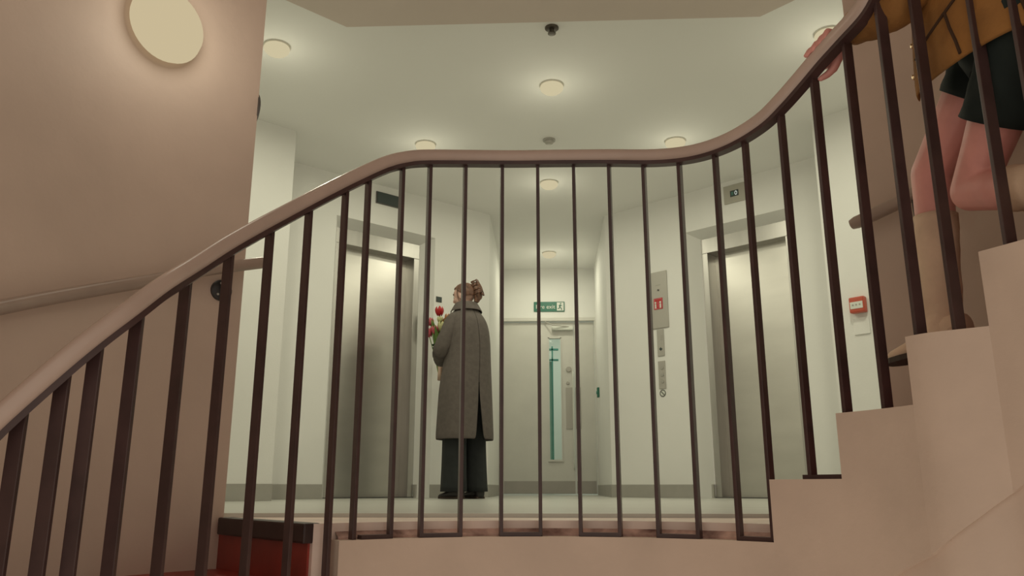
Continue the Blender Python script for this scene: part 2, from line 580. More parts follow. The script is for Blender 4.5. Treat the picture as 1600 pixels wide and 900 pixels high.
# the room behind the doors
struct(box('wall_room_beyond', (0.0, 11.6, 1.2), (3.2, 0.1, 2.8), 'white'))
struct(box('floor_beyond', (0.0, 10.35, -0.05), (3.2, 2.5, 0.1), 'floor'))
struct(box('ceiling_beyond', (0.0, 10.35, 2.6), (3.2, 2.5, 0.1), 'ceil'))
struct(box('wall_beyond_left', (-1.6, 10.35, 1.25), (0.1, 2.5, 2.6), 'white'))
struct(box('wall_beyond_right', (1.6, 10.35, 1.25), (0.1, 2.5, 2.6), 'white'))
# glazed green screen seen through the pane
gs = empty('glazed_screen', (-0.02, 10.55, 0))
tag(gs, 'green framed glazed screen seen through the narrow door pane', 'screen')
M['greenframe'] = mat('green_frame', (0.10, 0.30, 0.25), 0.4)
M['teal'] = mat('teal_panel', (0.34, 0.58, 0.50), 0.3)
for x in (0.0, 0.088):
    box('post', (x, 0, 0.95), (0.02, 0.05, 1.9), 'greenframe', gs)
box('panel', (0.045, 0.01, 0.86), (0.075, 0.02, 1.68), 'teal', gs)
for z in (0.12, 1.72, 1.86):
    box('rail', (0.075, 0, z), (0.19, 0.05, 0.022), 'greenframe', gs)
ld = bpy.data.lights.new('beyond_light', 'AREA'); ld.energy = 13; ld.size = 0.5; ld.color = (0.86, 1.0, 0.82)
lo = bpy.data.objects.new('beyond_light', ld); lo.location = (0.3, 10.4, 2.5); COL.objects.link(lo)

# ------------------------------------------------------------------ lifts
def lift(name, P, T, label, mirror):
    """mirror=False: lift seen from its right side (door line near the far right jamb). local x along plane u 0..0.955"""
    mt = plane_mtx(P, T)
    root = empty(name, (0, 0, 0))
    root.matrix_world = mt
    tag(root, label, 'lift')
    Wd = 0.955
    # far jamb is at x = Wd for left lift, x = 0 for right lift
    fx = (lambda x: x) if not mirror else (lambda x: Wd - x)
    def pbox(nm, x0, x1, y0, y1, z0, z1, m, par=root, bevel=0.0):
        a, b = sorted((fx(x0), fx(x1)))
        return box(nm, ((a + b) / 2, (y0 + y1) / 2, (z0 + z1) / 2), (b - a, y1 - y0, z1 - z0), m, par, bevel=bevel)
    # splayed plaster reveal
    bm = bmesh.new()
    def quad(pts):
        bm.faces.new([bm.verts.new((fx(x), y, z)) for x, y, z in pts])
    d = 0.13
    quad([(Wd, 0, 0), (Wd, 0, REV_Z), (Wd - 0.075, d, REV_Z - 0.05), (Wd - 0.075, d, 0)])
    quad([(0, 0, REV_Z), (Wd, 0, REV_Z), (Wd - 0.075, d, REV_Z - 0.05), (0.075, d, REV_Z - 0.05)])
    quad([(0, 0, 0), (0, 0, REV_Z), (0.075, d, REV_Z - 0.05), (0.075, d, 0)])
    # closing ring behind so that it has thickness
    quad([(0, 0, REV_Z), (Wd, 0, REV_Z), (Wd, d + 0.02, REV_Z), (0, d + 0.02, REV_Z)])
    quad([(Wd, 0, 0), (Wd, 0, REV_Z), (Wd, d + 0.02, REV_Z), (Wd, d + 0.02, 0)])
    quad([(0, 0, 0), (0, 0, REV_Z), (0, d + 0.02, REV_Z), (0, d + 0.02, 0)])
    rv = from_bm('reveal', bm, 'white', root)
    pbox('reveal_skirting', Wd - 0.075, Wd - 0.02, d - 0.03, d, 0, 0.105, 'skirt')
    # steel architrave
    a0, a1 = 0.075, Wd - 0.075
    pbox('frame_head', a0, a1, d, d + 0.16, 2.02, REV_Z - 0.05, 'steel', bevel=0.003)
    pbox('frame_jamb', a1 - 0.055, a1, d, d + 0.16, 0, 2.02, 'steel', bevel=0.003)
    pbox('frame_jamb', a0, a0 + 0.055, d, d + 0.16, 0, 2.02, 'steel', bevel=0.003)
    # doors, two side-opening panels
    xs = a1 - 0.055 - 0.11
    pbox('door_panel', a0 + 0.055, xs, d + 0.11, d + 0.135, 0.008, 2.02, 'steel_door')
    pbox('door_panel', xs + 0.005, a1 - 0.05, d + 0.135, d + 0.16, 0.008, 2.02, 'steel_door')
    pbox('door_gap', xs - 0.002, xs + 0.007, d + 0.128, d + 0.139, 0.008, 2.02, 'black')
    pbox('sill', a0, a1, d - 0.01, d + 0.16, 0.0, 0.008, 'steel_dark')
    pbox('shaft_back', a0 - 0.02, a1 + 0.02, d + 0.165, d + 0.18, 0.0, REV_Z, 'steel_dark')
    return root, mt
lift('lift_entrance', PL, TL, 'steel lift doors on the left, behind the woman in the long coat', False)
lift('lift_entrance', PR, TR, 'steel lift doors on the right, beside the stacked call panels', True)

MTL = plane_mtx(PL, TL)
MTR = plane_mtx(PR, TR)
def on_wall(name, mt, label=None, cat=None, u=0, z=0):
    r = empty(name)
    r.matrix_world = mt @ Matrix.Translation((u, 0, z))
    if label:
        tag(r, label, cat)
    return r
# floor indicator left: blank dark window
ind = on_wall('lift_indicator', MTL, 'blank dark floor indicator above the left lift', 'indicator', 0.46, 2.435)
box('indicator_case', (0, -0.006, 0), (0.228, 0.012, 0.105), 'steel_dark', ind, bevel=0.003)
box('indicator_window', (0, -0.014, 0), (0.212, 0.005, 0.09), 'screen', ind)
# floor indicator right: beige plate, small lit digit
ind = on_wall('lift_indicator', MTR, 'beige floor indicator with a small lit digit above the right lift', 'indicator', 0.49, 2.43)
box('indicator_case', (0, -0.006, 0), (0.195, 0.012, 0.155), 'beige', ind, bevel=0.003)
box('indicator_window', (0.0, -0.013, 0.0), (0.075, 0.004, 0.052), 'screen', ind)
V, F = [], []
for i in range(16):
    a = 2 * PI * i / 16
    for rr, yy in ((0.016, -0.0165), (0.009, -0.0165)):
        V.append((0.015 + rr * 0.75 * math.cos(a), yy, rr * 1.15 * math.sin(a)))
for i in range(16):
    j = (i + 1) % 16
    F.append((2 * i, 2 * i + 1, 2 * j + 1, 2 * j))
obj('lit_digit', V, F, 'lit', ind)
for k, x in enumerate((-0.022, -0.012)):
    box('lit_bar', (x, -0.0158, 0), (0.005, 0.002, 0.03), 'greenframe', ind)
# call panels left
pn = on_wall('notice_square', MTL, 'small dark square notice on the wall beside the left lift', 'notice', 1.005, 1.655)
box('notice_card', (0, -0.003, 0), (0.055, 0.006, 0.045), 'screen', pn)
box('notice_edge', (0, -0.0005, 0), (0.061, 0.001, 0.051), 'plate', pn)
pn = on_wall('call_panel', MTL, 'narrow pale lift call plate beside the left lift', 'panel', 0.905, 1.42)
pn.location = pn.location + Vector((-NL.x, -NL.y, 0)) * 0.055
box('plate', (0, -0.003, 0), (0.045, 0.006, 0.24), 'door', pn, bevel=0.002)
for z in (0.07, 0.02, -0.05):
    lathe('button', [(0, 0.006), (0.009, 0.006), (0.011, 0)], 'plate', pn, 14, (0, -0.006, z), Matrix.Rotation(PI / 2, 4, 'X'))
# panels right
pn = on_wall('fire_switch_plate', MTR, 'tall grey plate with a red sign beside the right lift', 'panel', -0.285, 1.655)
box('plate', (0, -0.005, 0), (0.175, 0.010, 0.50), 'plate', pn, bevel=0.003)
box('lower_plate', (0.0, -0.0108, -0.205), (0.165, 0.002, 0.085), 'plate', pn)
sg = box('red_sign', (-0.005, -0.0115, -0.035), (0.088, 0.003, 0.098), 'signred', pn)
for x in (-0.026, 0.022):       # two figures and an arrow bar in white
    box('figure', (x - 0.005, -0.0138, -0.055), (0.014, 0.002, 0.038), 'signwhite', sg)
    lathe('figure_head', [(0, 0.002), (0.009, 0.002), (0.009, 0)], 'signwhite', sg, 12, (x - 0.005, -0.0128, -0.024), Matrix.Rotation(PI / 2, 4, 'X'))
bm = bmesh.new()
for (cx, cz, sx, sz) in ((-0.005, 0.007, 0.078, 0.006), (-0.005, -0.077, 0.078, 0.006), (-0.041, -0.035, 0.006, 0.085), (0.031, -0.035, 0.006, 0.085), (-0.005, -0.04, 0.008, 0.05)):
    add_box(bm, (cx, -0.0135, cz), (sx, 0.0015, sz))
from_bm('sign_border', bm, 'tpink', sg)
lathe('key_switch', [(0, 0.008), (0.007, 0.008), (0.009, 0)], 'steel_dark', pn, 14, (0.0, -0.010, 0.085), Matrix.Rotation(PI / 2, 4, 'X'))
box('engraved_line', (0.0, -0.0105, 0.13), (0.05, 0.001, 0.008), 'skirt', pn)
pn = on_wall('call_panel', MTR, 'upper slim grey call panel with a dark diamond button', 'panel', -0.287, 1.28)
box('plate', (0, -0.004, 0), (0.068, 0.008, 0.23), 'plate', pn, bevel=0.002)
box('button', (0, -0.009, -0.055), (0.022, 0.004, 0.022), 'screen', pn, mtx=Matrix.Translation((0, 0, -0.055)) @ Matrix.Rotation(PI / 4, 4, 'Y') @ Matrix.Translation((0, 0, 0.055)))
for z in (0.055, 0.04, 0.025):
    box('slot', (0.012, -0.0085, z), (0.026, 0.002, 0.004), 'skirt', pn)
pn = on_wall('call_panel', MTR, 'lower slim grey call panel above the round sign', 'panel', -0.288, 1.005)
box('plate', (0, -0.004, 0), (0.068, 0.008, 0.235), 'plate', pn, bevel=0.002)
for z in (0.06, 0.0, -0.055):
    lathe('button', [(0, 0.005), (0.014, 0.005), (0.017, 0.002), (0.017, 0)], 'skirt', pn, 16, (0.004, -0.008, z), Matrix.Rotation(PI / 2, 4, 'X'))
pn = on_wall('round_sign', MTR, 'small round prohibition sign under the call panels', 'sign', -0.29, 0.850)
lathe('disc', [(0, 0.003), (0.030, 0.003), (0.030, 0)], 'signwhite', pn, 22, (0, 0, 0), Matrix.Rotation(PI / 2, 4, 'X'))
V, F = [], []
for i in range(24):
    a = 2 * PI * i / 24
    for rr in (0.030, 0.023):
        V.append((rr * math.cos(a), -0.0042, rr * math.sin(a)))
for i in range(24):
    j = (i + 1) % 24
    F.append((2 * i, 2 * i + 1, 2 * j + 1, 2 * j))
obj('ring', V, F, 'steel_dark', pn)
box('slash', (0, -0.0045, 0), (0.05, 0.002, 0.006), 'steel_dark', pn, mtx=Matrix.Rotation(PI / 4, 4, 'Y'))
# small oblong plate next to the left lift frame near the floor is the wall guard
# green door-release button on the corridor wall
gr = empty('door_release', (0.55, 8.55, 1.06))
tag(gr, 'small green door release unit on the corridor wall', 'button')
box('release_case', (-0.012, 0, 0), (0.024, 0.09, 0.10), 'signgreen', gr, bevel=0.004)
lathe('release_button', [(0, 0.008), (0.018, 0.008), (0.02, 0)], 'greenframe', gr, 16, (-0.024, 0, 0), Matrix.Rotation(-PI / 2, 4, 'Y'))

# fire alarm call point on right pier
MTA = plane_mtx(K2, Vector(B0) - K2)
fc = on_wall('fire_call_point', MTA, 'red fire alarm call point on the wall by the right handrail end', 'alarm', 0.200, 1.205)
box('alarm_body', (0, -0.026, 0), (0.098, 0.048, 0.102), 'callred', fc, bevel=0.010)
box('label_plate', (0, -0.0505, -0.004), (0.080, 0.003, 0.044), 'signwhite', fc)
for x in (-0.022, 0.0, 0.022):
    lathe('dot', [(0, 0.0015), (0.006, 0.0015), (0.006, 0)], 'skirt', fc, 10, (x, -0.052, -0.002), Matrix.Rotation(PI / 2, 4, 'X'))
box('back_box', (0, -0.004, -0.13), (0.10, 0.008, 0.11), 'white', fc, bevel=0.002)

# exit sign above corridor doors
ex = empty('exit_sign', (0.03, Y_END, 2.098))
tag(ex, 'green and white fire exit sign above the corridor doors', 'sign')
box('sign_panel', (0, -0.006, 0), (0.352, 0.012, 0.115), 'signgreen', ex, bevel=0.002)
box('pictogram_field', (0.127, -0.0135, 0), (0.078, 0.003, 0.096), 'signwhite', ex)
bm = bmesh.new()
def limb(a, b, wd):
    a = Vector((a[0], 0, a[1])); b = Vector((b[0], 0, b[1]))
    d = b - a
    ang = math.atan2(d.x, d.z)
    add_box(bm, (0, 0, 0), (wd, 0.002, d.length + wd * 0.6), Matrix.Translation(((a.x + b.x) / 2, -0.0155, (a.z + b.z) / 2)) @ Matrix.Rotation(ang, 4, 'Y'))
for a, b, wd in (((0.128, 0.018), (0.120, -0.008), 0.014), ((0.122, -0.006), (0.112, -0.024), 0.009), ((0.112, -0.024), (0.100, -0.026), 0.008),
                 ((0.122, -0.008), (0.138, -0.022), 0.009), ((0.138, -0.022), (0.144, -0.040), 0.008), ((0.130, 0.016), (0.146, 0.008), 0.007), ((0.126, 0.016), (0.110, 0.010), 0.007), ((0.132, 0.034), (0.133, 0.036), 0.014)):
    limb(a, b, wd)
from_bm('running_man', bm, 'signgreen', ex)
def text(name, s, size, loc, m, parent, align='CENTER', rot=(PI / 2, 0, 0)):
    cu = bpy.data.curves.new(name, 'FONT')
    cu.body = s
    cu.size = size
    cu.align_x = align
    cu.align_y = 'CENTER'
    cu.extrude = 0.0008
    t = bpy.data.objects.new(name + '_tmp', cu)
    COL.objects.link(t)
    dg = bpy.context.evaluated_depsgraph_get()
    me = bpy.data.meshes.new_from_object(t.evaluated_get(dg))
    bpy.data.objects.remove(t)
    me.name = name
    me.materials.clear()
    me.materials.append(M[m])
    o = bpy.data.objects.new(name, me)
    COL.objects.link(o)
    o.parent = parent
    o.location = loc
    o.rotation_euler = rot
    return o
text('lettering', 'Fire', 0.066, (-0.103, -0.0135, -0.004), 'signwhite', ex)
text('lettering', 'exit', 0.066, (0.018, -0.0135, -0.004), 'signwhite', ex)

# ------------------------------------------------------------------ ceiling lamps and ceiling devices
CZ = 2.55
def downlight(x, y, label, power=LOBBY_W):
    root = empty('ceiling_downlight', (x, y, CZ))
    tag(root, label, 'light', 'ceiling downlights of the lift lobby')
    lathe('trim_ring', [(0.076, 0.0), (0.076, -0.006), (0.070, -0.008), (0.066, -0.004), (0.066, 0.0)], 'lamprim', root, 32)
    lathe('diffuser', [(0.068, -0.004), (0.074, -0.016), (0.070, -0.032), (0.054, -0.048), (0.028, -0.056), (0.0, -0.058)], 'lamp', root, 32)
    L = bpy.data.lights.new('downlight', 'AREA')
    L.shape = 'DISK'; L.size = 0.15; L.energy = power; L.color = LOBBY_COL
    lo = bpy.data.objects.new('downlight_beam', L); COL.objects.link(lo); lo.parent = root; lo.location = (0, 0, -0.062)
    P = bpy.data.lights.new('added_ceiling_fill', 'POINT')  # added fill point hung below the lamp to brighten the ceiling
    P.energy = LOBBY_W * 0.19; P.shadow_soft_size = 0.05; P.color = LOBBY_COL
    po = bpy.data.objects.new('added_ceiling_fill', P); COL.objects.link(po); po.parent = root; po.location = (0, 0, -0.27)
k = (CZ - EYE) / (2.6 - EYE)
downlight(0.048 * k, 4.697 * k, 'round downlight in the ceiling just beyond the sprinkler head', LOBBY_W * 0.85)
downlight(-0.90 * k, 5.568 * k, 'round downlight in the ceiling in front of the left lift', LOBBY_W * 0.88)
downlight(0.975 * k, 5.594 * k, 'round downlight in the ceiling in front of the right lift', LOBBY_W * 0.85)
downlight(0.033 * k, 6.395 * k, 'round downlight in the ceiling at the mouth of the corridor', LOBBY_W * 0.7)
downlight(0.035 * k, 8.505 * k, 'round downlight in the corridor ceiling before the doors', LOBBY_W * 0.85)
downlight(-1.566 * k, 4.154 * k, 'round downlight in the ceiling beside the left stair wall', LOBBY_W * 1.6)
downlight(1.62 * k, 4.154 * k, 'round downlight in the ceiling behind the hand on the rail', LOBBY_W * 1.6)

sp = empty('sprinkler_head', (0.046 * k, 4.03 * k, CZ))
tag(sp, 'small dark sprinkler head hanging from the ceiling edge', 'sprinkler')
lathe('ceiling_plate', [(0.038, 0.0), (0.038, -0.008), (0.030, -0.012), (0.0, -0.012)], 'redmetal', sp, 20)
lathe('nozzle', [(0.014, -0.01), (0.014, -0.03), (0.022, -0.034), (0.022, -0.040), (0.0, -0.042)], 'redmetal', sp, 18)
sd = empty('smoke_detector', (0.032 * k, 5.53 * k, CZ))
tag(sd, 'small pale round smoke detector on the lobby ceiling', 'detector')
lathe('detector_base', [(0.045, 0.0), (0.045, -0.012), (0.0, -0.012)], 'skirt', sd, 22)
lathe('detector_cap', [(0.032, -0.012), (0.030, -0.03), (0.018, -0.036), (0.0, -0.036)], 'plate', sd, 22)

# stair wall lamp (bulkhead) on the left plaster wall
a = rad(-58.3)
wl = empty('wall_lamp', (CX + R_OUT * math.sin(a), CY + R_OUT * math.cos(a), 1.575))
tag(wl, 'large round glowing bulkhead lamp on the left plaster wall', 'lamp')
inw = Vector((-math.sin(a), -math.cos(a), 0))
mt = Vector((0, 0, 1)).rotation_difference(inw).to_matrix().to_4x4()
lathe('lamp_base', [(0.105, -0.004), (0.105, 0.012), (0.0, 0.012)], 'lamprim', wl, 40, (0, 0, 0), mt)
lathe('lamp_dome', [(0.10, 0.004), (0.122, 0.014), (0.129, 0.032), (0.120, 0.056), (0.09, 0.076), (0.05, 0.087), (0.0, 0.090)], 'lampw', wl, 40, (0, 0, 0), mt)
P = bpy.data.lights.new('wall_lamp_light', 'POINT')
P.energy = STAIR_W; P.shadow_soft_size = 0.09; P.color = STAIR_COL
po = bpy.data.objects.new('wall_lamp_light', P); COL.objects.link(po); po.parent = wl; po.location = inw * 0.22

# round sounder on the end face of the left stair wall
a = rad(-44.0)
ef = Vector((CX + 1.565 * math.sin(a), CY + 1.565 * math.cos(a), 1.43))
en = Vector((math.cos(a), -math.sin(a), 0))
mt = Vector((0, 0, 1)).rotation_difference(en).to_matrix().to_4x4()
sn = empty('alarm_sounder', ef)
tag(sn, 'thin dark round sounder on the edge of the left stair wall', 'alarm')
lathe('sounder_base', [(0.075, -0.002), (0.076, 0.005), (0.070, 0.007), (0, 0.007)], 'steel_dark', sn, 30, (0, 0, 0), mt)
lathe('sounder_cap', [(0.055, 0.006), (0.050, 0.010), (0, 0.011)], 'plate', sn, 30, (0, 0, 0), mt)

# ------------------------------------------------------------------ staircase
stair = empty('staircase', (0, CY, 0))
tag(stair, 'curving staircase with red treads and a stepped plaster string around the open well', 'staircase')
def sobj(name, bm, m, parent, smooth=True, sharp=30):
    for v in bm.verts:
        v.co.y -= CY
    return from_bm(name, bm, m, parent, smooth, sharp)

# string bottom line (deg, z) on the right
SB = [(40, -0.34), (66.5, -0.09), (84.0, 0.021), (97.0, 0.113), (103.0, 0.177), (130, 0.55)]
# string profile: (th0, th1, top z)
STR = [(-140, -104, -0.665), (-104, -89, -0.51), (-89, -73, -0.355), (-73, -57.5, -0.355 + 0.0), (-57.5, -41.0, -0.205), (-41.0, 42.9, -0.052),
       (42.9, 56.8, 0.104), (56.8, 72.3, 0.260), (72.3, 91.4, 0.411), (91.4, 106, 0.572), (106, 121, 0.728), (121, 135, 0.885)]
bm = bmesh.new()
for t0, t1, zt in STR:
    n = max(2, int(abs(t1 - t0) / 2.2))
    ts = [t0 + (t1 - t0) * i / n for i in range(n + 1)]
    ri, ro = [pos(t, R_IN) for t in ts], [pos(t, 0.90) for t in ts]
    zb = [interp(SB, t) if t > 40 else -1.3 for t in ts]
    vi0 = [bm.verts.new((*p, z)) for p, z in zip(ri, zb)]
    vi1 = [bm.verts.new((*p, zt)) for p in ri]
    vo0 = [bm.verts.new((*p, z)) for p, z in zip(ro, zb)]
    vo1 = [bm.verts.new((*p, zt)) for p in ro]
    for i in range(n):
        bm.faces.new((vi0[i], vi0[i + 1], vi1[i + 1], vi1[i]))
        bm.faces.new((vo0[i], vo1[i], vo1[i + 1], vo0[i + 1]))
        bm.faces.new((vi1[i], vi1[i + 1], vo1[i + 1], vo1[i]))
        bm.faces.new((vi0[i], vo0[i], vo0[i + 1], vi0[i + 1]))
    bm.faces.new((vi0[0], vi1[0], vo1[0], vo0[0]))
    bm.faces.new((vi0[n], vo0[n], vo1[n], vi1[n]))
bmesh.ops.bevel(bm, geom=[e for e in bm.edges if e.is_manifold and e.calc_face_angle(0) > 1.0 and abs(e.verts[0].co.z - e.verts[1].co.z) < 1e-5 and e.verts[0].co.z > -1.2], offset=0.004, segments=2, affect='EDGES')
string = sobj('plaster_string', bm, 'string', stair)
# solid flank below the string of the rising flight, set back a little
bm = bmesh.new()
ts = [40 + 95 * i / 44 for i in range(45)]
vi0 = [bm.verts.new((*pos(t, 0.852), -1.3)) for t in ts]
vi1 = [bm.verts.new((*pos(t, 0.852), interp(SB, t) + 0.02)) for t in ts]
vo0 = [bm.verts.new((*pos(t, 0.92), -1.3)) for t in ts]
vo1 = [bm.verts.new((*pos(t, 0.92), interp(SB, t) + 0.02)) for t in ts]
for i in range(44):
    bm.faces.new((vi0[i], vi0[i + 1], vi1[i + 1], vi1[i]))
    bm.faces.new((vo0[i], vo1[i], vo1[i + 1], vo0[i + 1]))
    bm.faces.new((vi1[i], vi1[i + 1], vo1[i + 1], vo1[i]))
bm.faces.new((vi0[0], vi1[0], vo1[0], vo0[0]))
sobj('plaster_flank', bm, 'string', stair)
# stained ledge at the foot of the landing edge
bm = bmesh.new()
ts = [-40 + 82.5 * i / 36 for i in range(37)]
for i in range(36):
    q = [(*pos(ts[i], 0.878), -0.046), (*pos(ts[i + 1], 0.878), -0.046), (*pos(ts[i + 1], 0.903), -0.030), (*pos(ts[i], 0.903), -0.030)]
    vs = [bm.verts.new(p) for p in q]
    bm.faces.new(vs)
    q2 = [(*pos(ts[i], 0.878), -0.056), (*pos(ts[i + 1], 0.878), -0.056), (*pos(ts[i + 1], 0.878), -0.046), (*pos(ts[i], 0.878), -0.046)]
    bm.faces.new([bm.verts.new(p) for p in q2])
bmesh.ops.remove_doubles(bm, verts=bm.verts, dist=1e-5)
sobj('ledge_fillet', bm, 'ledge', stair)

def tread(ti0, ti1, to0, to1, z, h, first_nosing=True, name='tread'):
    """wedge between inner angles ti0..ti1 and outer angles to0..to1"""
    n = 8
    inner = [pos(ti0 + (ti1 - ti0) * i / n, 0.895) for i in range(n + 1)]
    outer = [(CX + 1.500 * math.sin(rad(to0 + (to1 - to0) * i / n)), CY + 1.500 * math.cos(rad(to0 + (to1 - to0) * i / n))) for i in range(n + 1)]
    pts = [(x, y - CY) for x, y in inner + outer[::-1]]
    v, f = prism(pts, z - h, z)
    bm = bmesh.new()
    bv = [bm.verts.new(p) for p in v]
    for q in f:
        bm.faces.new([bv[i] for i in q])
    return from_bm(name, bm, 'red', stair)
def nosing(parent, a, b, z, outward, hgt=0.052):
    """dark nosing bar along the radial edge a->b (plan points), overhanging towards 'outward'"""
    a = Vector((a[0], a[1] - CY, 0)); b = Vector((b[0], b[1] - CY, 0))
    d = (b - a)
    mt = plane_mtx(a, d)
    o = Vector(outward)
    s = 1 if Vector((-d.normalized().y, d.normalized().x)).dot(o) > 0 else -1
    bm = bmesh.new()
    add_box(bm, (d.length / 2, s * 0.004, z - hgt / 2 + 0.002), (d.length - 0.01, 0.05, hgt), mt, bevel=0.006)
    return from_bm('nosing', bm, 'nosing', parent)
RISE = 0.155
# descending flight, left
edges_l = [-44.0, -59.3, -75.0, -91.0, -107.0]
n0 = nosing(stair, pos(-44.0, 0.895), pos(-44.0, 1.48), -0.010, (-1, -0.8))
z = -0.010
for i in range(len(edges_l) - 1):
    z -= RISE
    t = tread(edges_l[i] + 0.0, edges_l[i + 1], edges_l[i], edges_l[i + 1], z, RISE + 0.03)
    nosing(t, pos(edges_l[i + 1], 0.895), (CX + 1.49 * math.sin(rad(edges_l[i + 1])), CY + 1.49 * math.cos(rad(edges_l[i + 1]))), z, (-0.6, -1))
# riser face under the landing nosing (red)
bm = bmesh.new()
pa, pb = pos(-44.4, 0.915), pos(-44.4, 1.515)
pc, pd = pos(-43.0, 0.915), pos(-43.4, 1.515)
v, f = prism([(p[0], p[1] - CY) for p in (pa, pb, pd, pc)], -0.30, -0.014)
bv = [bm.verts.new(p) for p in v]
for q in f:
    bm.faces.new([bv[i] for i in q])
from_bm('riser', bm, 'red', stair)
# ascending flight, right
ins = [43.0, 56.9, 72.4, 91.5, 106.0, 121.0, 134.0]
outs = [43.0, 48.0, 54.0, 70.0, 87.0, 104.0, 120.0]
zs = [0.104, 0.260, 0.411, 0.572, 0.728, 0.885]
for i in range(6):
    t = tread(ins[i], ins[i + 1], outs[i], outs[i + 1], zs[i] - 0.002, 0.20)
    nosing(t, pos(ins[i], 0.90), (CX + 1.49 * math.sin(rad(outs[i])), CY + 1.49 * math.cos(rad(outs[i]))), zs[i] - 0.002, (-0.7, 0.7), 0.035)

# ------------------------------------------------------------------ balustrade
bal = empty('balustrade', (0, CY, 0))
tag(bal, 'dark metal bar balustrade with a smooth taupe handrail curving around the well', 'balustrade')
RB = 0.85
RAIL = [(-143, 0.075), (-132, 0.152), (-125, 0.208), (-116, 0.275), (-106.0, 0.336), (-97.0, 0.386), (-89.6, 0.440), (-82.4, 0.508), (-75.4, 0.582), (-68.7, 0.660), (-62, 0.736),
        (-55.3, 0.812), (-48.6, 0.889), (-41.8, 0.965), (-35, 1.035), (-30.8, 1.065), (-26.7, 1.083), (-18.3, 1.101), (-7.1, 1.112), (1.2, 1.114),
        (13.6, 1.102), (23.2, 1.080), (30, 1.068), (35.5, 1.067), (41, 1.077), (46.7, 1.100), (51.1, 1.132), (55.6, 1.168), (60.2, 1.202),
        (64.8, 1.226), (71.1, 1.252), (78, 1.31), (90, 1.43), (105, 1.58), (120, 1.73)]
pts = []
for th, z in RAIL:
    x, y = pos(th, RB)
    pts.append((x, y - CY, z))
path = catmull(pts, 6)
V, F = sweep(path, sup(0.052, 0.040, 20, 0.75))
obj('handrail', V, F, 'rail', bal, True, 50)
V, F = sweep(path, [(-0.015, -0.030), (0.015, -0.030), (0.015, -0.017), (-0.015, -0.017)])
obj('core_bar', V, F, 'bar', bal)
BARS = [-131, -119.3, -107.6, -96.4, -85.6, -75.4, -66.6, -58.2, -50.2, -42.6, -37.8, -30.6, -24.7, -17.1, -9.2, -1.6, 6.1, 13.6, 20.9, 28.4, 36.0, 42.4, 50.3, 58.0, 65.7, 74.6, 85.3, 97.5, 106.8, 117.0]
def strtop(t):
    for a, b, z in STR:
        if a <= t < b:
            return z
    return -0.8
def railz(t):
    return interp(RAIL, t)
for i, t in enumerate(BARS):
    x, y = pos(t, RB + 0.012)
    zb = strtop(t)
    if t == 42.4:
        zb = -0.05
    zt = railz(t) - 0.024
    ang = -rad(max(-ARM, min(ARM, t))) if t < 72 else -rad(75.0)
    bm = bmesh.new()
    add_box(bm, (0, 0, (zb + zt) / 2), (0.0105, 0.028, zt - zb), Matrix.Translation((x, y - CY, 0)) @ Matrix.Rotation(ang, 4, 'Z'), bevel=0.0015)
    from_bm('baluster', bm, 'bar', bal)
def footbar(t0, t1, z):
    ts = [t0 + (t1 - t0) * i / 6 for i in range(7)]
    V, F = sweep([(*Vector((pos(t, RB + 0.012)[0], pos(t, RB + 0.012)[1] - CY)), z + 0.005) for t in ts], [(-0.014, -0.005), (0.014, -0.005), (0.014, 0.006), (-0.014, 0.006)])
    obj('foot_bar', V, F, 'bar', bal)
for t0, t1 in ((-36.4, -30.6), (-24.7, -17.1), (-9.2, -1.6), (6.1, 13.6), (20.9, 28.4), (36.0, 42.4)):
    footbar(t0, t1, -0.052)
footbar(49.0, 56.4, 0.104)

# ------------------------------------------------------------------ wall handrails
def wall_rail(label, tab, ends, group=None):
    root = empty('wall_handrail', (0, CY, 0))
    tag(root, label, 'handrail')
    path = []
    for th, z in tab:
        path.append((1.445 * math.sin(rad(th)), 1.445 * math.cos(rad(th)), z))
    pth = catmull(path, 6)
    n = len(pth)
    secs = []
    for i in range(n):
        kf = 1.0
        if i == 0 or i == n - 1:
            kf = 0.8
        secs.append([(x * kf, y * kf) for x, y in sup(0.044, 0.040, 16, 0.85)])
    V, F = sweep(pth, secs)
    obj('rail', V, F, 'wrail', root, True, 60)
    for th in ends:
        z = interp(sorted(tab), th)
        dirv = Vector((math.sin(rad(th)), math.cos(rad(th)), 0))
        b0 = dirv * 1.445 + Vector((0, 0, z - 0.015))
        b1 = dirv * 1.445 + Vector((0, 0, z - 0.068))
        b2 = dirv * 1.492 + Vector((0, 0, z - 0.072))
        br = tube('bracket', [b0, b1 * 0.6 + b0 * 0.4, b1, b2], 0.009, 'black', root, 10)
        mt = Vector((0, 0, 1)).rotation_difference(-dirv).to_matrix().to_4x4()
        ros = lathe('rosette', [(0.036, -0.003), (0.036, 0.007), (0.028, 0.013), (0.0, 0.014)], 'black', root, 26, tuple(dirv * 1.499 + Vector((0, 0, z - 0.072))), mt)
        for kk in range(3):
            aa = 2 * PI * kk / 3 + 0.6
            sp_ = mt @ Vector((0.023 * math.cos(aa), 0.023 * math.sin(aa), 0.013))
            lathe('screw', [(0.004, 0), (0.004, 0.003), (0, 0.004)], 'plate', ros, 8, tuple(dirv * 1.499 + Vector((0, 0, z - 0.072)) + sp_), mt)
    return root
wall_rail('taupe wall handrail with a black rosette on the left plaster wall',
          [(-41.5, 0.842), (-49.3, 0.779), (-55.9, 0.713), (-65.5, 0.620), (-74.3, 0.531), (-88, 0.39), (-104, 0.23)], (-46.9, -84))
wall_rail('grey-brown wall handrail on the right wall behind the bare legs',
          [(44.6, 0.930), (48.8, 0.952), (52.6, 0.975), (60, 1.04), (75, 1.19), (90, 1.34), (110, 1.55)], (53.0, 85))

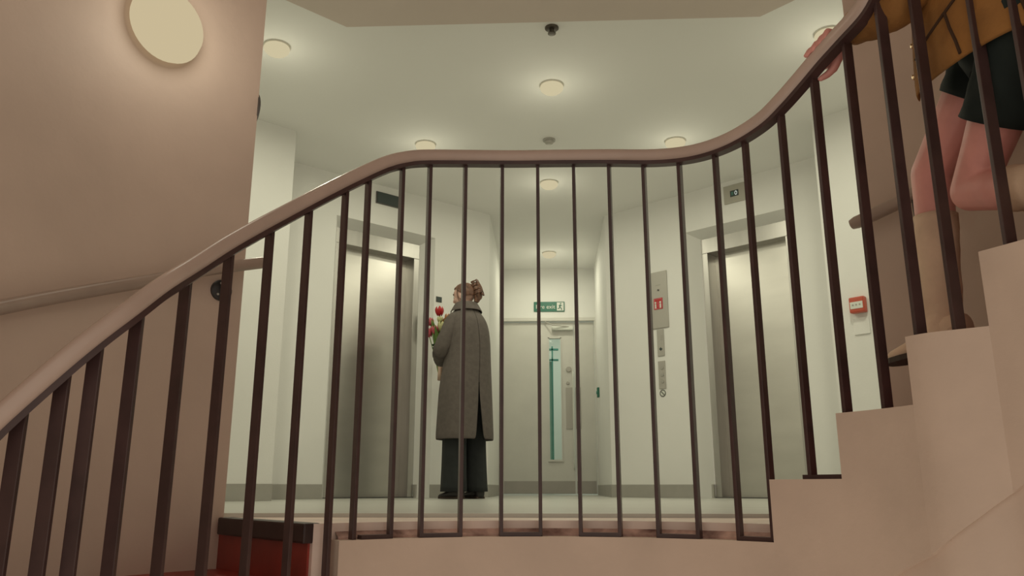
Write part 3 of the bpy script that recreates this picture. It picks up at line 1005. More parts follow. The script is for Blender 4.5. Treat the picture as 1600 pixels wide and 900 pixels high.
# ------------------------------------------------------------------ bodies
def body(name, chains, ells, m, parent, voxel=0.007, smooth=4, origin=(0, 0, 0)):
    """union of tapered limbs and ellipsoids fused to one continuous skin"""
    bm = bmesh.new()
    O_ = Vector(origin)
    def sph(c, r, seg=14, mtx=None):
        res = bmesh.ops.create_uvsphere(bm, u_segments=seg, v_segments=10, radius=1.0)
        T = Matrix.Translation(Vector(c) - O_) @ (mtx or Matrix()) @ Matrix.Diagonal((*(r if isinstance(r, tuple) else (r, r, r)), 1))
        for v in res['verts']:
            v.co = T @ v.co
    for ch in chains:
        for (p, r) in ch:
            sph(p, r)
        for (p, r), (q, s) in zip(ch, ch[1:]):
            p = Vector(p); q = Vector(q)
            d = q - p
            if d.length < 1e-5:
                continue
            res = bmesh.ops.create_cone(bm, cap_ends=True, segments=14, radius1=r, radius2=s, depth=d.length)
            rot = Vector((0, 0, 1)).rotation_difference(d.normalized()).to_matrix().to_4x4()
            T = Matrix.Translation((p + q) / 2 - O_) @ rot
            for v in res['verts']:
                v.co = T @ v.co
    for e in ells:
        sph(e[0], e[1], 20, e[2] if len(e) > 2 else None)
    o = from_bm(name, bm, m, parent, True, 180)
    rm = o.modifiers.new('fuse', 'REMESH')
    rm.mode = 'VOXEL'
    rm.voxel_size = voxel
    rm.use_smooth_shade = True
    s = o.modifiers.new('soften', 'SMOOTH')
    s.factor = 0.5
    s.iterations = smooth
    return o

def hand(wrist, fdir, pdir, scale=1.0, curl=0.5, thumb_side=1, spread=0.0):
    """chains for a hand: wrist point, finger direction, palm-facing direction"""
    wv = Vector(wrist); f = Vector(fdir).normalized()
    p = Vector(pdir); p = (p - f * p.dot(f)).normalized()
    s = f.cross(p).normalized() * thumb_side
    ch = []
    L = [0.068, 0.078, 0.072, 0.056]
    for i in range(4):
        off = (1.5 - i) * 0.0185
        base = wv + f * 0.022 * scale + s * off * 0.7 * scale
        kn = wv + f * (0.082 - abs(i - 1) * 0.004) * scale + s * off * scale
        ch.append([(base, 0.013 * scale), (kn, 0.0105 * scale)])
        l = L[i] * scale
        d1 = (f * math.cos(curl * 0.8) + p * math.sin(curl * 0.8))
        a2 = curl * 2.0
        d2 = (f * math.cos(a2) + p * math.sin(a2))
        a3 = curl * 2.9
        d3 = (f * math.cos(a3) + p * math.sin(a3))
        q1 = kn + d1 * l * 0.45 + s * off * spread
        q2 = q1 + d2 * l * 0.32
        q3 = q2 + d3 * l * 0.24
        ch.append([(kn, 0.0105 * scale), (q1, 0.0088 * scale), (q2, 0.008 * scale), (q3, 0.0066 * scale)])
    b0 = wv + f * 0.02 * scale + s * 0.022 * scale
    b1 = b0 + (f * 0.5 + s * 0.75 + p * 0.35).normalized() * 0.038 * scale
    b2 = b1 + (f * 0.85 + s * 0.3 + p * (0.3 + curl * 0.5)).normalized() * 0.032 * scale
    b3 = b2 + (f * 0.9 + p * (0.3 + curl)).normalized() * 0.024 * scale
    ch.append([(b0, 0.014 * scale), (b1, 0.0115 * scale), (b2, 0.0095 * scale), (b3, 0.0075 * scale)])
    ch.append([(wv - f * 0.01 * scale, 0.019 * scale), (wv + f * 0.045 * scale, 0.021 * scale)])
    return ch

def loft(name, rings, m, parent, closed=True, caps=(False, False), smooth=True, thick=0.0, sub=0):
    n = len(rings[0])
    V = [Vector(p) for r in rings for p in r]
    F = []
    for i in range(len(rings) - 1):
        for j in range(n if closed else n - 1):
            k2 = (j + 1) % n
            F.append((i * n + j, i * n + k2, (i + 1) * n + k2, (i + 1) * n + j))
    if caps[0]:
        F.append(tuple(reversed(range(n))))
    if caps[1]:
        F.append(tuple(range((len(rings) - 1) * n, len(rings) * n)))
    bm = bmesh.new()
    bv = [bm.verts.new(p) for p in V]
    for q in F:
        bm.faces.new([bv[i] for i in q])
    o = from_bm(name, bm, m, parent, smooth, 60)
    if thick:
        so = o.modifiers.new('thickness', 'SOLIDIFY')
        so.thickness = thick
        so.offset = -1
    if sub:
        ss = o.modifiers.new('soft', 'SUBSURF')
        ss.levels = sub
        ss.render_levels = sub
    return o

def ring_tube(path, radii, n=18, fold=0.0, seed=0, ry=1.0):
    fr = frames(path)
    rnd = random.Random(seed)
    ph = [rnd.uniform(0, 6.28) for _ in range(4)]
    out = []
    for i, (p, t, s, u) in enumerate(fr):
        r = radii[i] if isinstance(radii, (list, tuple)) else radii
        ring = []
        for j in range(n):
            a = 2 * PI * j / n
            rr = r * (1 + fold * (math.sin(3 * a + ph[0] + i * 0.9) * 0.5 + math.sin(5 * a + ph[1] - i * 1.3) * 0.35 + math.sin(i * 2.1 + ph[2] + 2 * a) * 0.4))
            ring.append(p + s * rr * math.cos(a) + u * rr * ry * math.sin(a))
        out.append(ring)
    return out

def head_parts(root, c, skin, hair_mat, tilt=0.0):
    """eyes, brows and mouth for a head centred at c that faces local +Y"""
    c = Vector(c)
    for sx in (-1, 1):
        bm = bmesh.new()
        bmesh.ops.create_uvsphere(bm, u_segments=14, v_segments=10, radius=0.0115)
        for v in bm.verts:
            v.co += c + Vector((sx * 0.031, 0.0645, 0.004))
        ey = from_bm('eye', bm, 'eye', root, True, 180)
        bm = bmesh.new()
        bmesh.ops.create_uvsphere(bm, u_segments=10, v_segments=8, radius=0.0062)
        for v in bm.verts:
            v.co += c + Vector((sx * 0.031, 0.0725, 0.003))
        from_bm('iris', bm, 'iris', ey, True, 180)
        tube('eyebrow', [c + Vector((sx * 0.016, 0.083, 0.026)), c + Vector((sx * 0.032, 0.077, 0.031)), c + Vector((sx * 0.05, 0.063, 0.025))], [0.003, 0.0035, 0.002], hair_mat, root, 8)
    tube('lips', [c + Vector((-0.022, 0.077, -0.056)), c + Vector((-0.008, 0.083, -0.053)), c + Vector((0, 0.084, -0.054)), c + Vector((0.008, 0.083, -0.053)), c + Vector((0.022, 0.077, -0.056))], [0.003, 0.006, 0.0065, 0.006, 0.003], 'lip', root, 10)

def adopt(holder, root):
    """hand the children of a helper empty to root, keeping their place, and drop the helper"""
    M0 = Matrix.LocRotScale(holder.location, holder.rotation_euler, holder.scale)
    for c_ in list(holder.children):
        c_.parent = root
        c_.matrix_local = M0
    bpy.data.objects.remove(holder)

def head_ells(c):
    c = Vector(c)
    return [
        (c + Vector((0, -0.004, 0.018)), (0.073, 0.090, 0.082)),          # skull
        (c + Vector((0, 0.020, -0.035)), (0.058, 0.066, 0.068)),          # face
        (c + Vector((0, 0.050, -0.082)), (0.030, 0.030, 0.022)),          # chin
        (c + Vector((0, 0.086, -0.020)), (0.010, 0.018, 0.016)),          # nose tip
        (c + Vector((0, 0.082, 0.002)), (0.008, 0.012, 0.024)),           # nose bridge
        (c + Vector((-0.034, 0.060, -0.024)), (0.022, 0.022, 0.020)),
        (c + Vector((0.034, 0.060, -0.024)), (0.022, 0.022, 0.020)),
        (c + Vector((-0.074, 0.0, -0.014)), (0.009, 0.019, 0.030), Matrix.Rotation(rad(-12), 4, 'X')),
        (c + Vector((0.074, 0.0, -0.014)), (0.009, 0.019, 0.030), Matrix.Rotation(rad(-12), 4, 'X')),
    ]

def hair_cap(name, c, m, parent, rx=0.081, ry=0.099, rz=0.093, low=-0.055, front=0.055):
    """hair shell: ellipsoid with hairline, thick, with strand ridges"""
    c = Vector(c)
    bm = bmesh.new()
    nu, nv = 56, 26
    rows = []
    for i in range(nv + 1):
        row = []
        for j in range(nu):
            a = 2 * PI * j / nu
            # hairline lower limit depends on direction: face side ends high
            fy = math.sin(a)            # +1 = face
            lim = 0.62 * PI
            if fy > -0.25:
                tt = min(1, (fy + 0.25) / 0.9)
                lim = (0.62 - 0.33 * tt ** 0.8) * PI
            ph = lim * i / nv
            rr = 1 + 0.014 * math.sin(j * 5.1 + i * 0.5) + 0.010 * math.sin(j * 2.3 + i * 0.9)
            row.append(bm.verts.new(c + Vector((rx * rr * math.sin(ph) * math.cos(a), ry * rr * math.sin(ph) * math.sin(a) - 0.006, 0.016 + rz * rr * math.cos(ph)))))
        rows.append(row)
    for i in range(nv):
        for j in range(nu):
            k2 = (j + 1) % nu
            bm.faces.new((rows[i][j], rows[i][k2], rows[i + 1][k2], rows[i + 1][j]))
    bmesh.ops.remove_doubles(bm, verts=rows[0], dist=1e-4)
    o = from_bm(name, bm, m, parent, True, 180)
    so = o.modifiers.new('thickness', 'SOLIDIFY')
    so.thickness = 0.012
    so.offset = -1
    return o

def shoe(name, heel, toe, m, parent, width=0.042, hgt=0.075, solem='sole', ankle_r=0.042):
    """shoe from heel point to toe point (ground contact), with an instep rising at the heel"""
    heel = Vector(heel); toe = Vector(toe)
    d = toe - heel
    L = d.length
    f = d.normalized()
    s = f.cross(Vector((0, 0, 1))).normalized()
    u = s.cross(f).normalized()
    prof = [(-0.02, 0.55, 0.6), (0.0, 0.80, 1.0), (0.14, 0.92, 1.05), (0.30, 0.86, 0.98), (0.5, 0.92, 0.68), (0.7, 1.0, 0.5), (0.86, 0.86, 0.40), (0.96, 0.55, 0.30), (1.0, 0.22, 0.2)]
    rings = []
    n = 16
    for x, wf, hf in prof:
        ring = []
        for j in range(n):
            a = 2 * PI * j / n
            cc, ss = math.cos(a), math.sin(a)
            y = width * wf * math.copysign(abs(cc) ** 0.8, cc)
            zz = hgt * hf * (0.5 + 0.5 * math.copysign(abs(ss) ** 0.7, ss))
            ring.append(heel + f * (x * L) + s * y + u * zz)
        rings.append(ring)
    sh = loft(name, rings, m, parent, caps=(True, True))
    rings2 = []
    for x, wf, hf in prof:
        w2 = width * wf * 1.06
        rings2.append([heel + f * (x * L) + s * a + u * b for a, b in ((-w2, -0.002), (w2, -0.002), (w2, 0.012), (-w2, 0.012))])
    loft('sole', rings2, solem, sh, caps=(True, True), smooth=False)
    return sh

# ------------------------------------------------------------------ the woman in the lobby
WX, WY = -0.625, 6.10
wo = empty('person', (WX, WY, 0), rad(42))
tag(wo, 'person in a long taupe coat and wide black trousers holding flowers before the left lift', 'person')
HC = (0.0, 0.035, 1.545)
ch = [
    [((0, 0, 0.92), 0.13), ((0, -0.005, 1.1), 0.115), ((0, -0.005, 1.28), 0.12), ((0, 0.0, 1.36), 0.07)],
    [((-0.105, -0.008, 1.33), 0.045), ((0.105, -0.008, 1.33), 0.045)],
    [((0, 0.0, 1.36), 0.055), ((0, 0.018, 1.47), 0.047), ((0, 0.026, 1.51), 0.05)],
    [((-0.085, 0, 0.90), 0.095), ((-0.09, 0.01, 0.49), 0.056), ((-0.09, -0.012, 0.09), 0.036), ((-0.09, 0.05, 0.05), 0.03)],
    [((0.085, 0, 0.90), 0.095), ((0.09, 0.01, 0.49), 0.056), ((0.09, -0.012, 0.09), 0.036), ((0.09, 0.05, 0.05), 0.03)],
    [((-0.125, -0.005, 1.325), 0.040), ((-0.195, 0.048, 1.105), 0.038), ((-0.065, 0.235, 1.040), 0.026)],
    [((0.125, -0.005, 1.325), 0.040), ((0.185, 0.05, 1.10), 0.038), ((0.075, 0.245, 1.07), 0.026)],
]
ch += hand((-0.055, 0.248, 1.035), (0.85, 0.45, -0.02), (0.3, -0.5, 0.75), 0.95, 0.8, 1)
ch += hand((0.065, 0.258, 1.075), (-0.75, 0.5, 0.02), (-0.3, -0.6, 0.6), 0.95, 0.8, -1)
HROT = Matrix.Rotation(rad(30), 4, 'Z') @ Matrix.Rotation(rad(-10), 4, 'X')
he_w = [(Vector(HC) + HROT @ Vector(e[0]), e[1], HROT @ (e[2] if len(e) > 2 else Matrix())) for e in head_ells((0, 0, 0))]
body('body', ch, he_w, 'skin_w', wo, 0.006, 4)
hw = empty('head_details'); hw.parent = wo
hw.matrix_local = Matrix.Translation(HC) @ HROT @ Matrix.Translation(-Vector(HC))
head_parts(hw, HC, 'skin_w', 'hair')
hr = hair_cap('hair', HC, 'hair', hw, rx=0.082, ry=0.100, rz=0.092)
# twisted-up hair at the back of the head
tw = catmull([(0.0, -0.055, 1.475), (0.006, -0.078, 1.515), (0.0, -0.085, 1.565), (-0.004, -0.070, 1.61), (0.0, -0.050, 1.640)], 5)
tr = catf([0.018, 0.030, 0.034, 0.026, 0.010], 5)
loft('hair_twist', ring_tube(tw, tr, 20, 0.16, 3), 'hair', hr, caps=(True, True))
for sx, ln in ((-1, 0.08), (-1, 0.06), (1, 0.075)):
    tube('hair_strand', catmull([(sx * 0.066, 0.055, 1.60), (sx * 0.079, 0.060, 1.56), (sx * 0.078, 0.056, 1.60 - ln - 0.02)], 4), [0.004, 0.004, 0.004, 0.004, 0.004, 0.003, 0.003, 0.003, 0.0015], 'hair', hr, 6)
# claw clip
bm = bmesh.new()
for sx in (-1, 1):
    for kk in range(4):
        z = 1.535 + kk * 0.034
        pth = catmull([(0.004 * sx, -0.114 + kk * 0.009, z), (0.022 * sx, -0.120 + kk * 0.010, z + 0.004), (0.036 * sx, -0.098 + kk * 0.009, z), (0.032 * sx, -0.072 + kk * 0.007, z - 0.004)], 4)
        V, F = sweep(pth, circ(0.0055, 6))
        bv = [bm.verts.new(p) for p in V]
        for q in F:
            bm.faces.new([bv[i] for i in q])
    pth = [(0.012 * sx, -0.123, 1.515), (0.014 * sx, -0.112, 1.585), (0.010 * sx, -0.090, 1.652)]
    V, F = sweep(pth, circ(0.008, 8))
    bv = [bm.verts.new(p) for p in V]
    for q in F:
        bm.faces.new([bv[i] for i in q])
cpo = from_bm('hair_clip', bm, 'clip', hw, True, 60)
adopt(hw, wo)
# coat ---------------------------------------------------------------
NA = 64
def coat_ring(z, a, b, y0, x0=0.0, gap=0.0, fold=0.0, ph=0.0):
    """open ring that starts and ends at the back (-Y) with a gap there"""
    out = []
    g = gap / max(b, 0.05)
    for j in range(NA + 1):
        t = -PI / 2 + g * 0.5 + (2 * PI - g) * j / NA
        k2 = 1 + fold * (0.5 * math.sin(5 * t + ph) + 0.5 * math.sin(8 * t - ph * 1.7))
        out.append((x0 + a * k2 * math.cos(t), y0 + b * k2 * math.sin(t), z))
    return out
tab = [(0.425, 0.232, 0.190, -0.005, 0.060, 0.035), (0.50, 0.230, 0.187, -0.005, 0.046, 0.032), (0.60, 0.226, 0.183, -0.004, 0.030, 0.028), (0.72, 0.222, 0.176, -0.004, 0.012, 0.023),
       (0.82, 0.218, 0.170, -0.004, 0.002, 0.018), (0.95, 0.214, 0.163, -0.004, 0, 0.013), (1.08, 0.210, 0.156, -0.006, 0, 0.010), (1.18, 0.205, 0.150, -0.008, 0, 0.008),
       (1.26, 0.192, 0.142, -0.010, 0, 0.006), (1.32, 0.174, 0.132, -0.010, 0, 0.004), (1.365, 0.150, 0.115, -0.008, 0, 0.0), (1.402, 0.120, 0.096, -0.004, 0, 0), (1.43, 0.094, 0.080, 0.0, 0, 0), (1.452, 0.078, 0.074, 0.004, 0, 0)]
def waist(z):
    return max(0.0, 1 - abs(z - 1.10) / 0.28)
rings = [coat_ring(z, a_ - 0.024 * waist(z), b_, y_, 0.016 * waist(z), gp, fo, 0.6 + z * 1.2) for z, a_, b_, y_, gp, fo in tab]
coat = loft('coat', rings, 'coat', wo, closed=False, thick=0.010, sub=1)
# collar folded down
crs = []
for kf, (r0, zz) in enumerate(((0.072, 1.448), (0.074, 1.485), (0.082, 1.492), (0.096, 1.474), (0.112, 1.446), (0.128, 1.420))):
    ring = []
    for j in range(41):
        t = -PI / 2 - 2.35 + 4.7 * j / 40
        back = max(0, -math.sin(t))
        ring.append((r0 * 1.04 * math.cos(t), 0.004 + r0 * 0.92 * math.sin(t), zz - 0.012 * (1 - back) * (kf / 5)))
    crs.append(ring)
loft('collar', crs, 'coat', coat, closed=False, thick=0.007, sub=1)
# sleeves
sl = catmull([(-0.095, -0.006, 1.392), (-0.122, -0.002, 1.345), (-0.162, 0.010, 1.235), (-0.195, 0.048, 1.105), (-0.150, 0.130, 1.068), (-0.085, 0.210, 1.046)], 5)
sr_ = catf([0.018, 0.054, 0.063, 0.064, 0.060, 0.052], 5)
s1 = loft('sleeve', ring_tube(sl, sr_, 22, 0.05, 5), 'coat', coat, caps=(True, False))
sl = catmull([(0.095, -0.006, 1.392), (0.122, -0.002, 1.345), (0.155, 0.012, 1.235), (0.185, 0.05, 1.10), (0.145, 0.135, 1.085), (0.092, 0.220, 1.074)], 5)
loft('sleeve', ring_tube(sl, sr_, 22, 0.05, 6), 'coat', coat, caps=(True, False))
# pocket flap on her left hip
pk = []
for i in range(8):
    t = i / 7
    pk.append([(-0.2155 + 0.020 * t - 0.004, 0.005 + 0.06 * t + dx * 0.0, 0.86 + 0.05 - 0.08 * t * 0 - dz) for dx, dz in ((0, 0), (0, 0.045))])
# trousers
for sx in (-1, 1):
    pth = [(sx * 0.085, 0.0, 0.90), (sx * 0.088, 0.003, 0.70), (sx * 0.092, 0.004, 0.48), (sx * 0.094, 0.002, 0.25), (sx * 0.095, 0.0, 0.052)]
    pth = catmull(pth, 5)
    rr = catf([0.098, 0.096, 0.092, 0.096, 0.104], 5)
    rg = []
    for i, (p, r) in enumerate(zip(pth, rr)):
        ring = []
        for j in range(26):
            a = 2 * PI * j / 26
            k2 = 1 + 0.05 * math.sin(4 * a + sx + i * 0.08) + 0.03 * math.sin(7 * a + 2 * sx)
            ring.append((p.x + r * 0.92 * k2 * math.cos(a), p.y + r * 1.08 * k2 * math.sin(a), p.z))
        rg.append(ring)
    loft('trouser_leg', rg, 'trouser', wo, thick=0.004)
for sx in (-1, 1):
    shoe('shoe', (sx * 0.09, -0.085, 0.004), (sx * 0.105, 0.165, 0.004), 'shoe', wo, 0.043, 0.085)

# ------------------------------------------------------------------ bouquet in her hands
M42 = Matrix.Translation((WX, WY, 0)) @ Matrix.Rotation(rad(42), 4, 'Z')
bq = empty('bouquet')
bq.matrix_world = M42 @ Matrix.Translation((-0.014, 0.318, 1.04)) @ Matrix.Scale(1.14, 4)
tag(bq, 'bouquet of red, pink and cream tulips held by the person in the coat', 'bouquet')
wr = []
for i, (z, r) in enumerate(((-0.115, 0.022), (-0.06, 0.020), (0.0, 0.022), (0.05, 0.034), (0.10, 0.052))):
    wr.append([(r * (1 + 0.12 * math.sin(5 * 2 * PI * j / 24 + i)) * math.cos(2 * PI * j / 24), r * (1 + 0.12 * math.sin(5 * 2 * PI * j / 24 + i)) * math.sin(2 * PI * j / 24), z) for j in range(24)])
loft('paper_wrap', wr, 'paper', bq, thick=0.002)
def tulip(tip, base, m, size=0.026, op=0.0):
    tip = Vector(tip); base = Vector(base)
    mid = (tip + base) / 2 + Vector((0, 0, 0.015))
    stem = tube('flower_stem', catmull([base, mid, tip], 4), 0.0035, 'stem', bq, 6)
    d = (tip - mid).normalized()
    rot = Vector((0, 0, 1)).rotation_difference(d).to_matrix().to_4x4()
    fl = empty('flower'); fl.parent = bq
    T = Matrix.Translation(tip) @ rot
    for kk in range(6):
        a = 2 * PI * kk / 6
        rings = []
        for i in range(6):
            t = i / 5
            rr = size * (0.25 + 0.85 * math.sin(PI * (0.12 + 0.62 * t))) * (1 + op * t)
            hw = 0.55 * math.sin(PI * (0.15 + 0.80 * t)) + 0.05
            zz = size * 2.3 * t
            inn = 0.92 if kk % 2 else 1.0
            rings.append([T @ Vector((rr * inn * math.cos(a + hw * s), rr * inn * math.sin(a + hw * s), zz)) for s in (-1, -0.4, 0.4, 1)])
        loft('petal', rings, m, fl, closed=False, thick=0.0012)
    return fl
tl = [((-0.015, 0.010, 0.345), 'tred', 0.029), ((-0.050, 0.000, 0.205), 'tpink', 0.028), ((-0.072, 0.045, 0.190), 'tpink', 0.029), ((-0.025, -0.040, 0.225), 'tyel', 0.030),
      ((0.010, -0.055, 0.300), 'torange', 0.022), ((0.035, -0.065, 0.290), 'torange', 0.022), ((-0.035, -0.03, 0.285), 'tyel', 0.020), ((0.05, 0.045, 0.285), 'tred', 0.024), ((-0.045, 0.07, 0.28), 'tpink', 0.024)]
for p, m_, s_ in tl:
    tulip(p, (p[0] * 0.12, p[1] * 0.12, -0.10), m_, s_)
def blade(p0, p1, p2, wd, m):
    pts = catmull([p0, p1, p2], 6)
    rg = []
    for i, p in enumerate(pts):
        t = i / (len(pts) - 1)
        ww = wd * math.sin(PI * (0.12 + 0.86 * t))
        d = (Vector(p2) - Vector(p0)).normalized()
        s = d.cross(Vector((0.669 + 0.3 * math.sin(p2[0] * 90), 0.743 + 0.3 * math.cos(p2[1] * 70), 0.1))).normalized()
        n_ = s.cross(d)
        rg.append([p - s * ww + n_ * ww * 0.3, p, p + s * ww + n_ * ww * 0.3])
    return loft('leaf', rg, m, bq, closed=False, thick=0.0012)
rl = random.Random(4)
for i in range(16):
    a = 2 * PI * i / 16
    r = 0.045 + 0.03 * rl.random()
    blade((0.01 * math.cos(a), 0.01 * math.sin(a), 0.05), (r * 0.6 * math.cos(a), r * 0.6 * math.sin(a), 0.15), (r * 1.3 * math.cos(a), r * 1.3 * math.sin(a), 0.25 + 0.07 * rl.random()), 0.021, 'leaf')
for dx, dy, dz in ((-0.085, 0.0, 0.13), (-0.06, 0.03, 0.11), (-0.075, -0.05, 0.145)):
    blade((0.0, 0.0, 0.07), (dx * 0.5, dy * 0.5, 0.125), (dx, dy, dz), 0.018, 'leafd')

# ------------------------------------------------------------------ the person coming down the stairs
B = Vector((1.05, 1.74, 0.41))
p2 = empty('person', B)
tag(p2, 'person in an ochre jacket, dark shorts and tan boots descending the right flight', 'person')
FD = Vector((-0.26, 0.966, 0)); LD = Vector((-0.966, -0.26, 0))
MID = Vector((1.10, 1.72, 0))
def wp(l, f, z):
    return MID + LD * l + FD * f + Vector((0, 0, z))
def loc(p):
    return Vector(p) - B
RH, LH = wp(-0.055, 0.06, 1.19), wp(0.05, -0.13, 1.14)
RK, LK = Vector((1.016, 2.016, 0.886)), Vector((1.024, 1.857, 0.775))
RA, LA = Vector((1.007, 2.036, 0.500)), Vector((1.075, 1.530, 0.668))
LSh, RSh = wp(0.125, 0.0, 1.575), wp(-0.125, 0.0, 1.575)
LE, LWr = Vector((0.890, 1.785, 1.262)), Vector((0.806, 1.930, 1.262))
RE, RWr = wp(-0.20, -0.03, 1.32), wp(-0.15, 0.16, 1.25)
hx, hy = pos(61.5, RB)
ch = [
    [(wp(0, 0, 1.18), 0.095), (wp(0, 0.0, 1.33), 0.10), (wp(0, 0.0, 1.50), 0.108), (wp(0, 0, 1.60), 0.055)],
    [(LSh, 0.045), (RSh, 0.045)],
    [(wp(0, 0, 1.58), 0.05), (wp(0, 0.02, 1.69), 0.044), (wp(0, 0.03, 1.72), 0.045)],
    [(RH, 0.070), (RH.lerp(RK, 0.45), 0.070), (RH.lerp(RK, 0.8), 0.058), (RK, 0.051), (RK.lerp(RA, 0.28), 0.049), (RK.lerp(RA, 0.7), 0.037), (RA, 0.033), (RA + FD * 0.03 + Vector((0, 0, -0.03)), 0.026)],
    [(LH, 0.070), (LH.lerp(LK, 0.45), 0.068), (LH.lerp(LK, 0.8), 0.054), (LK, 0.048), (LK.lerp(LA, 0.28), 0.049), (LK.lerp(LA, 0.7), 0.038), (LA, 0.033), (LA + FD * 0.03 + Vector((0, 0, -0.03)), 0.026)],
    [(LSh, 0.045), (LE, 0.036), (LWr, 0.024)],
    [(RSh, 0.045), (RE, 0.036), (RWr, 0.024)],
]
# left hand closes over the rail from its outer side: fingers over the top, thumb below
rail_dir = Vector((pos(59.5, RB)[0] - pos(63.5, RB)[0], pos(59.5, RB)[1] - pos(63.5, RB)[1], railz(59.5) - railz(63.5))).normalized()
inwd = Vector((CX - hx, CY - hy, 0)).normalized()
top = Vector((hx, hy, railz(61.5)))
lh = []
for i in range(4):
    o_ = top + rail_dir * (0.040 - i * 0.022)
    k0 = o_ - inwd * 0.040 + Vector((0, 0, 0.004))
    k1 = o_ - inwd * 0.020 + Vector((0, 0, 0.044 - abs(i - 1) * 0.004))
    k2_ = o_ + inwd * 0.010 + Vector((0, 0, 0.036))
    k3 = o_ + inwd * (0.027 - 0.003 * i) + Vector((0, 0, 0.016))
    lh.append([(k0, 0.012), (k1, 0.0120), (k2_, 0.0098), (k3, 0.0082)])
    lh.append([(LWr, 0.017), (k0, 0.013)])
    lh.append([(LWr, 0.017), (k1 + Vector((0, 0, -0.004)), 0.012)])
t0 = LWr + Vector((0, 0, -0.012))
lh.append([(t0, 0.016), (top + rail_dir * 0.012 - inwd * 0.042 + Vector((0, 0, -0.026)), 0.0125), (top + rail_dir * 0.030 - inwd * 0.034 + Vector((0, 0, -0.034)), 0.0105), (top + rail_dir * 0.042 - inwd * 0.018 + Vector((0, 0, -0.040)), 0.0085)])
ch += lh
ch += hand(RWr + FD * 0.01, (-0.2, 0.9, -0.3), (-0.9, -0.2, -0.2), 0.9, 0.45, 1)
hc2 = wp(0, 0.035, 1.795)
rot15 = Matrix.Rotation(rad(15), 4, 'Z')
he = []
for e in head_ells((0, 0, 0)):
    he.append((hc2 + rot15 @ Vector(e[0]), tuple(x * 0.95 for x in e[1]), rot15 @ (e[2] if len(e) > 2 else Matrix())))
body('body', ch, he, 'skin', p2, 0.0055, 4, origin=B)
hd = empty('head_details'); hd.parent = p2
hd.location = loc(hc2); hd.rotation_euler = (0, 0, rad(15)); hd.scale = (0.95, 0.95, 0.95)
head_parts(hd, (0, 0, 0), 'skin', 'hair_dark')
hr2 = hair_cap('hair', (0, 0, 0), 'hair_dark', hd)
adopt(hd, p2)
# shorts: seat and two legs
rings = []
for z, a_, b_ in ((1.045, 0.085, 0.120), (1.09, 0.110, 0.135), (1.16, 0.124, 0.130), (1.24, 0.122, 0.120), (1.30, 0.115, 0.105)):
    rings.append([loc(wp(a_ * math.cos(2 * PI * j / 30), b_ * math.sin(2 * PI * j / 30), z)) for j in range(30)])
sh_ = loft('shorts', rings, 'shorts', p2, caps=(True, True))
pr = [loc(RH + Vector((0, 0, 0.02))), loc(RH.lerp(RK, 0.2)), loc(RH.lerp(RK, 0.36)), loc(RH.lerp(RK, 0.50))]
loft('shorts_leg', ring_tube(catmull(pr, 4), catf([0.088, 0.086, 0.080, 0.076], 4), 24, 0.05, 2), 'shorts', sh_, caps=(True, False), thick=0.004)
pl_ = [loc(LH + Vector((0, 0, 0.02))), loc(LH.lerp(LK, 0.2)), loc(LH.lerp(LK, 0.42)), loc(LH.lerp(LK, 0.64))]
loft('shorts_leg', ring_tube(catmull(pl_, 4), catf([0.090, 0.088, 0.082, 0.078], 4), 24, 0.05, 4), 'shorts', sh_, caps=(True, False), thick=0.004)
# jacket, open at the front
def flare(t, z):
    return 1 + 0.40 * max(0.0, math.sin(t)) ** 2 * max(0.0, min(1.0, (1.50 - z) / 0.2)) if math.cos(t) > 0 else 1.0
def jring(z, a_, b_, f0, open_l, open_r, fold=0.0):
    out = []
    # angle 0 = left side, pi/2 = front; runs from left front edge round the back to right front edge
    t0_ = PI / 2 - open_l
    t1_ = -1.5 * PI + open_r
    for j in range(57):
        t = t0_ + (t1_ - t0_) * j / 56
        k2 = 1 + fold * (math.sin(6 * t + z * 3) * 0.6 + math.sin(9 * t) * 0.4)
        out.append(loc(wp(a_ * k2 * math.cos(t) * flare(t, z), f0 + b_ * k2 * math.sin(t), z)))
    return out
jt = [(1.030, 0.155, 0.248, 0.0, 0.46, 0.5, 0.016), (1.10, 0.155, 0.244, 0.0, 0.45, 0.46, 0.013), (1.18, 0.155, 0.236, 0.0, 0.44, 0.42, 0.010), (1.30, 0.154, 0.218, 0, 0.42, 0.4, 0.008),
      (1.42, 0.154, 0.150, 0, 0.4, 0.36, 0.005), (1.52, 0.158, 0.118, 0, 0.36, 0.34, 0.0), (1.58, 0.142, 0.100, 0, 0.36, 0.36, 0), (1.62, 0.104, 0.082, 0.0, 0.40, 0.4, 0), (1.655, 0.068, 0.066, 0.005, 0.45, 0.45, 0)]
jk = loft('jacket', [jring(*r) for r in jt], 'jacket', p2, closed=False, thick=0.008, sub=1)
sl = catmull([loc(LSh + Vector((0, 0, 0.01))), loc(LSh.lerp(LE, 0.5)), loc(LE + Vector((0.0, 0, -0.004))), loc(LE.lerp(LWr, 0.5) + Vector((0, 0, -0.012))), loc(LE.lerp(LWr, 0.93) + Vector((0, 0, -0.008)))], 5)
loft('sleeve', ring_tube(sl, catf([0.062, 0.060, 0.056, 0.051, 0.042], 5), 22, 0.06, 9), 'jacket', jk, caps=(True, False), thick=0.004)
sl = catmull([loc(RSh + Vector((0, 0, 0.01))), loc(RSh.lerp(RE, 0.5)), loc(RE), loc(RE.lerp(RWr, 0.5)), loc(RE.lerp(RWr, 0.85))], 5)
loft('sleeve', ring_tube(sl, catf([0.062, 0.060, 0.056, 0.050, 0.042], 5), 22, 0.06, 11), 'jacket', jk, caps=(True, False), thick=0.004)
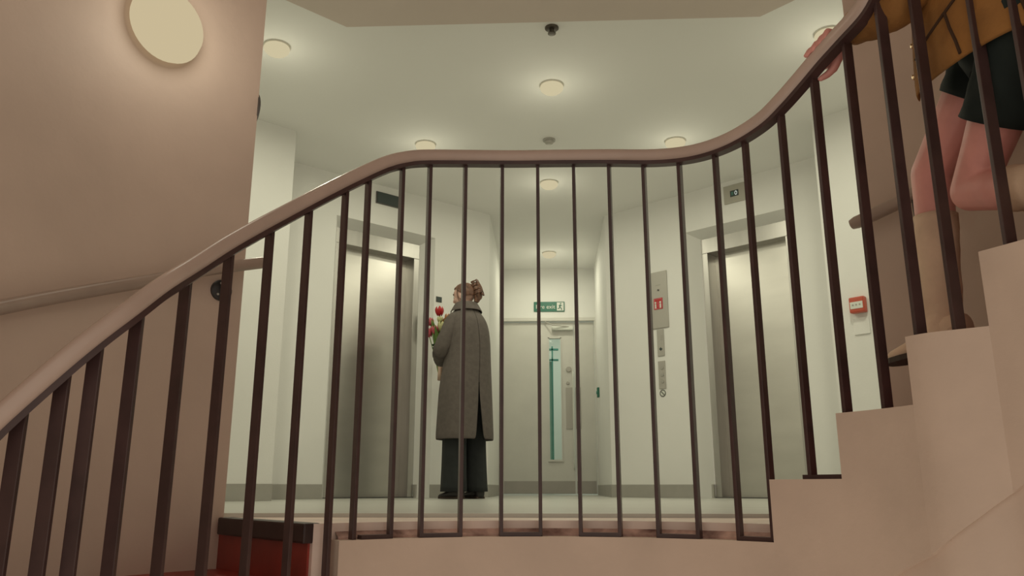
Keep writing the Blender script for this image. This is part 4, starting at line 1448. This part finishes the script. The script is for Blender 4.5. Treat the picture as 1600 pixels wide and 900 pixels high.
# seams on the jacket: diagonal pocket welt and two vertical seams on its left side
def on_jacket(t, z, off=0.004):
    for (r0, r1) in zip(jt, jt[1:]):
        if r0[0] <= z <= r1[0]:
            kf = (z - r0[0]) / (r1[0] - r0[0])
            a_ = r0[1] + (r1[1] - r0[1]) * kf
            b_ = r0[2] + (r1[2] - r0[2]) * kf
            f0_ = r0[6] + (r1[6] - r0[6]) * kf
            k2 = 1 + f0_ * (math.sin(6 * t + z * 3) * 0.6 + math.sin(9 * t) * 0.4)
            return loc(wp((a_ * k2 + off) * math.cos(t) * flare(t, z), (b_ * k2 + off) * math.sin(t), z))
    return loc(wp(0, 0, z))
def seam(name, pts, r=0.0035):
    tube(name, [on_jacket(t, z, 0.0012) for t, z in pts], r, 'seam', jk, 6)
seam('pocket_welt', [(0.70, 1.115), (0.45, 1.14), (0.15, 1.165), (-0.10, 1.19), (-0.2, 1.20)], 0.0042)
seam('seam_line', [(0.14, 1.165), (0.10, 1.12), (0.05, 1.08), (0.02, 1.045)], 0.004)
seam('seam_line', [(-0.55, 1.24), (-0.58, 1.16), (-0.62, 1.10), (-0.66, 1.045)], 0.004)
for z in (1.100, 1.185, 1.29, 1.40):
    t = PI / 2 - interp([(1.03, 0.46), (1.10, 0.45), (1.18, 0.44), (1.30, 0.42), (1.42, 0.4)], z) - 0.10
    p_ = on_jacket(t, z, 0.001)
    d_ = (LD * math.cos(t) + FD * math.sin(t)).normalized()
    lathe('button', [(0.0065, -0.002), (0.0075, 0.003), (0.005, 0.005), (0, 0.0055)], 'brass', jk, 14, tuple(p_), Vector((0, 0, 1)).rotation_difference(d_).to_matrix().to_4x4())
# dark band at the left wrist
wb = LE.lerp(LWr, 0.97)
tube('wristband', [loc(LE.lerp(LWr, 0.90)), loc(LE.lerp(LWr, 1.0))], 0.0265, 'seam', p2, 18)
# boots
def boot(K, A, top_f, heel, toe, seed):
    t_ = K.lerp(A, top_f)
    pth = catmull([loc(t_), loc(K.lerp(A, (top_f + 1) / 2 - 0.1)), loc(K.lerp(A, 0.86)), loc(A), loc(A.lerp((Vector(heel) * 0.72 + Vector(toe) * 0.28), 0.55))], 5)
    rr = catf([0.053, 0.050, 0.046, 0.045, 0.047], 5)
    b_ = loft('boot', ring_tube(pth, rr, 22, 0.055, seed), 'boot', p2, caps=(False, True), thick=0.003)
    shoe('boot_foot', loc(heel), loc(toe), 'boot', b_, 0.042, 0.085)
    return b_
boot(RK, RA, 0.30, (1.030, 1.975, 0.418), (0.922, 2.185, 0.402), 21)
boot(LK, LA, 0.42, (1.090, 1.440, 0.625), (1.045, 1.640, 0.588), 22)
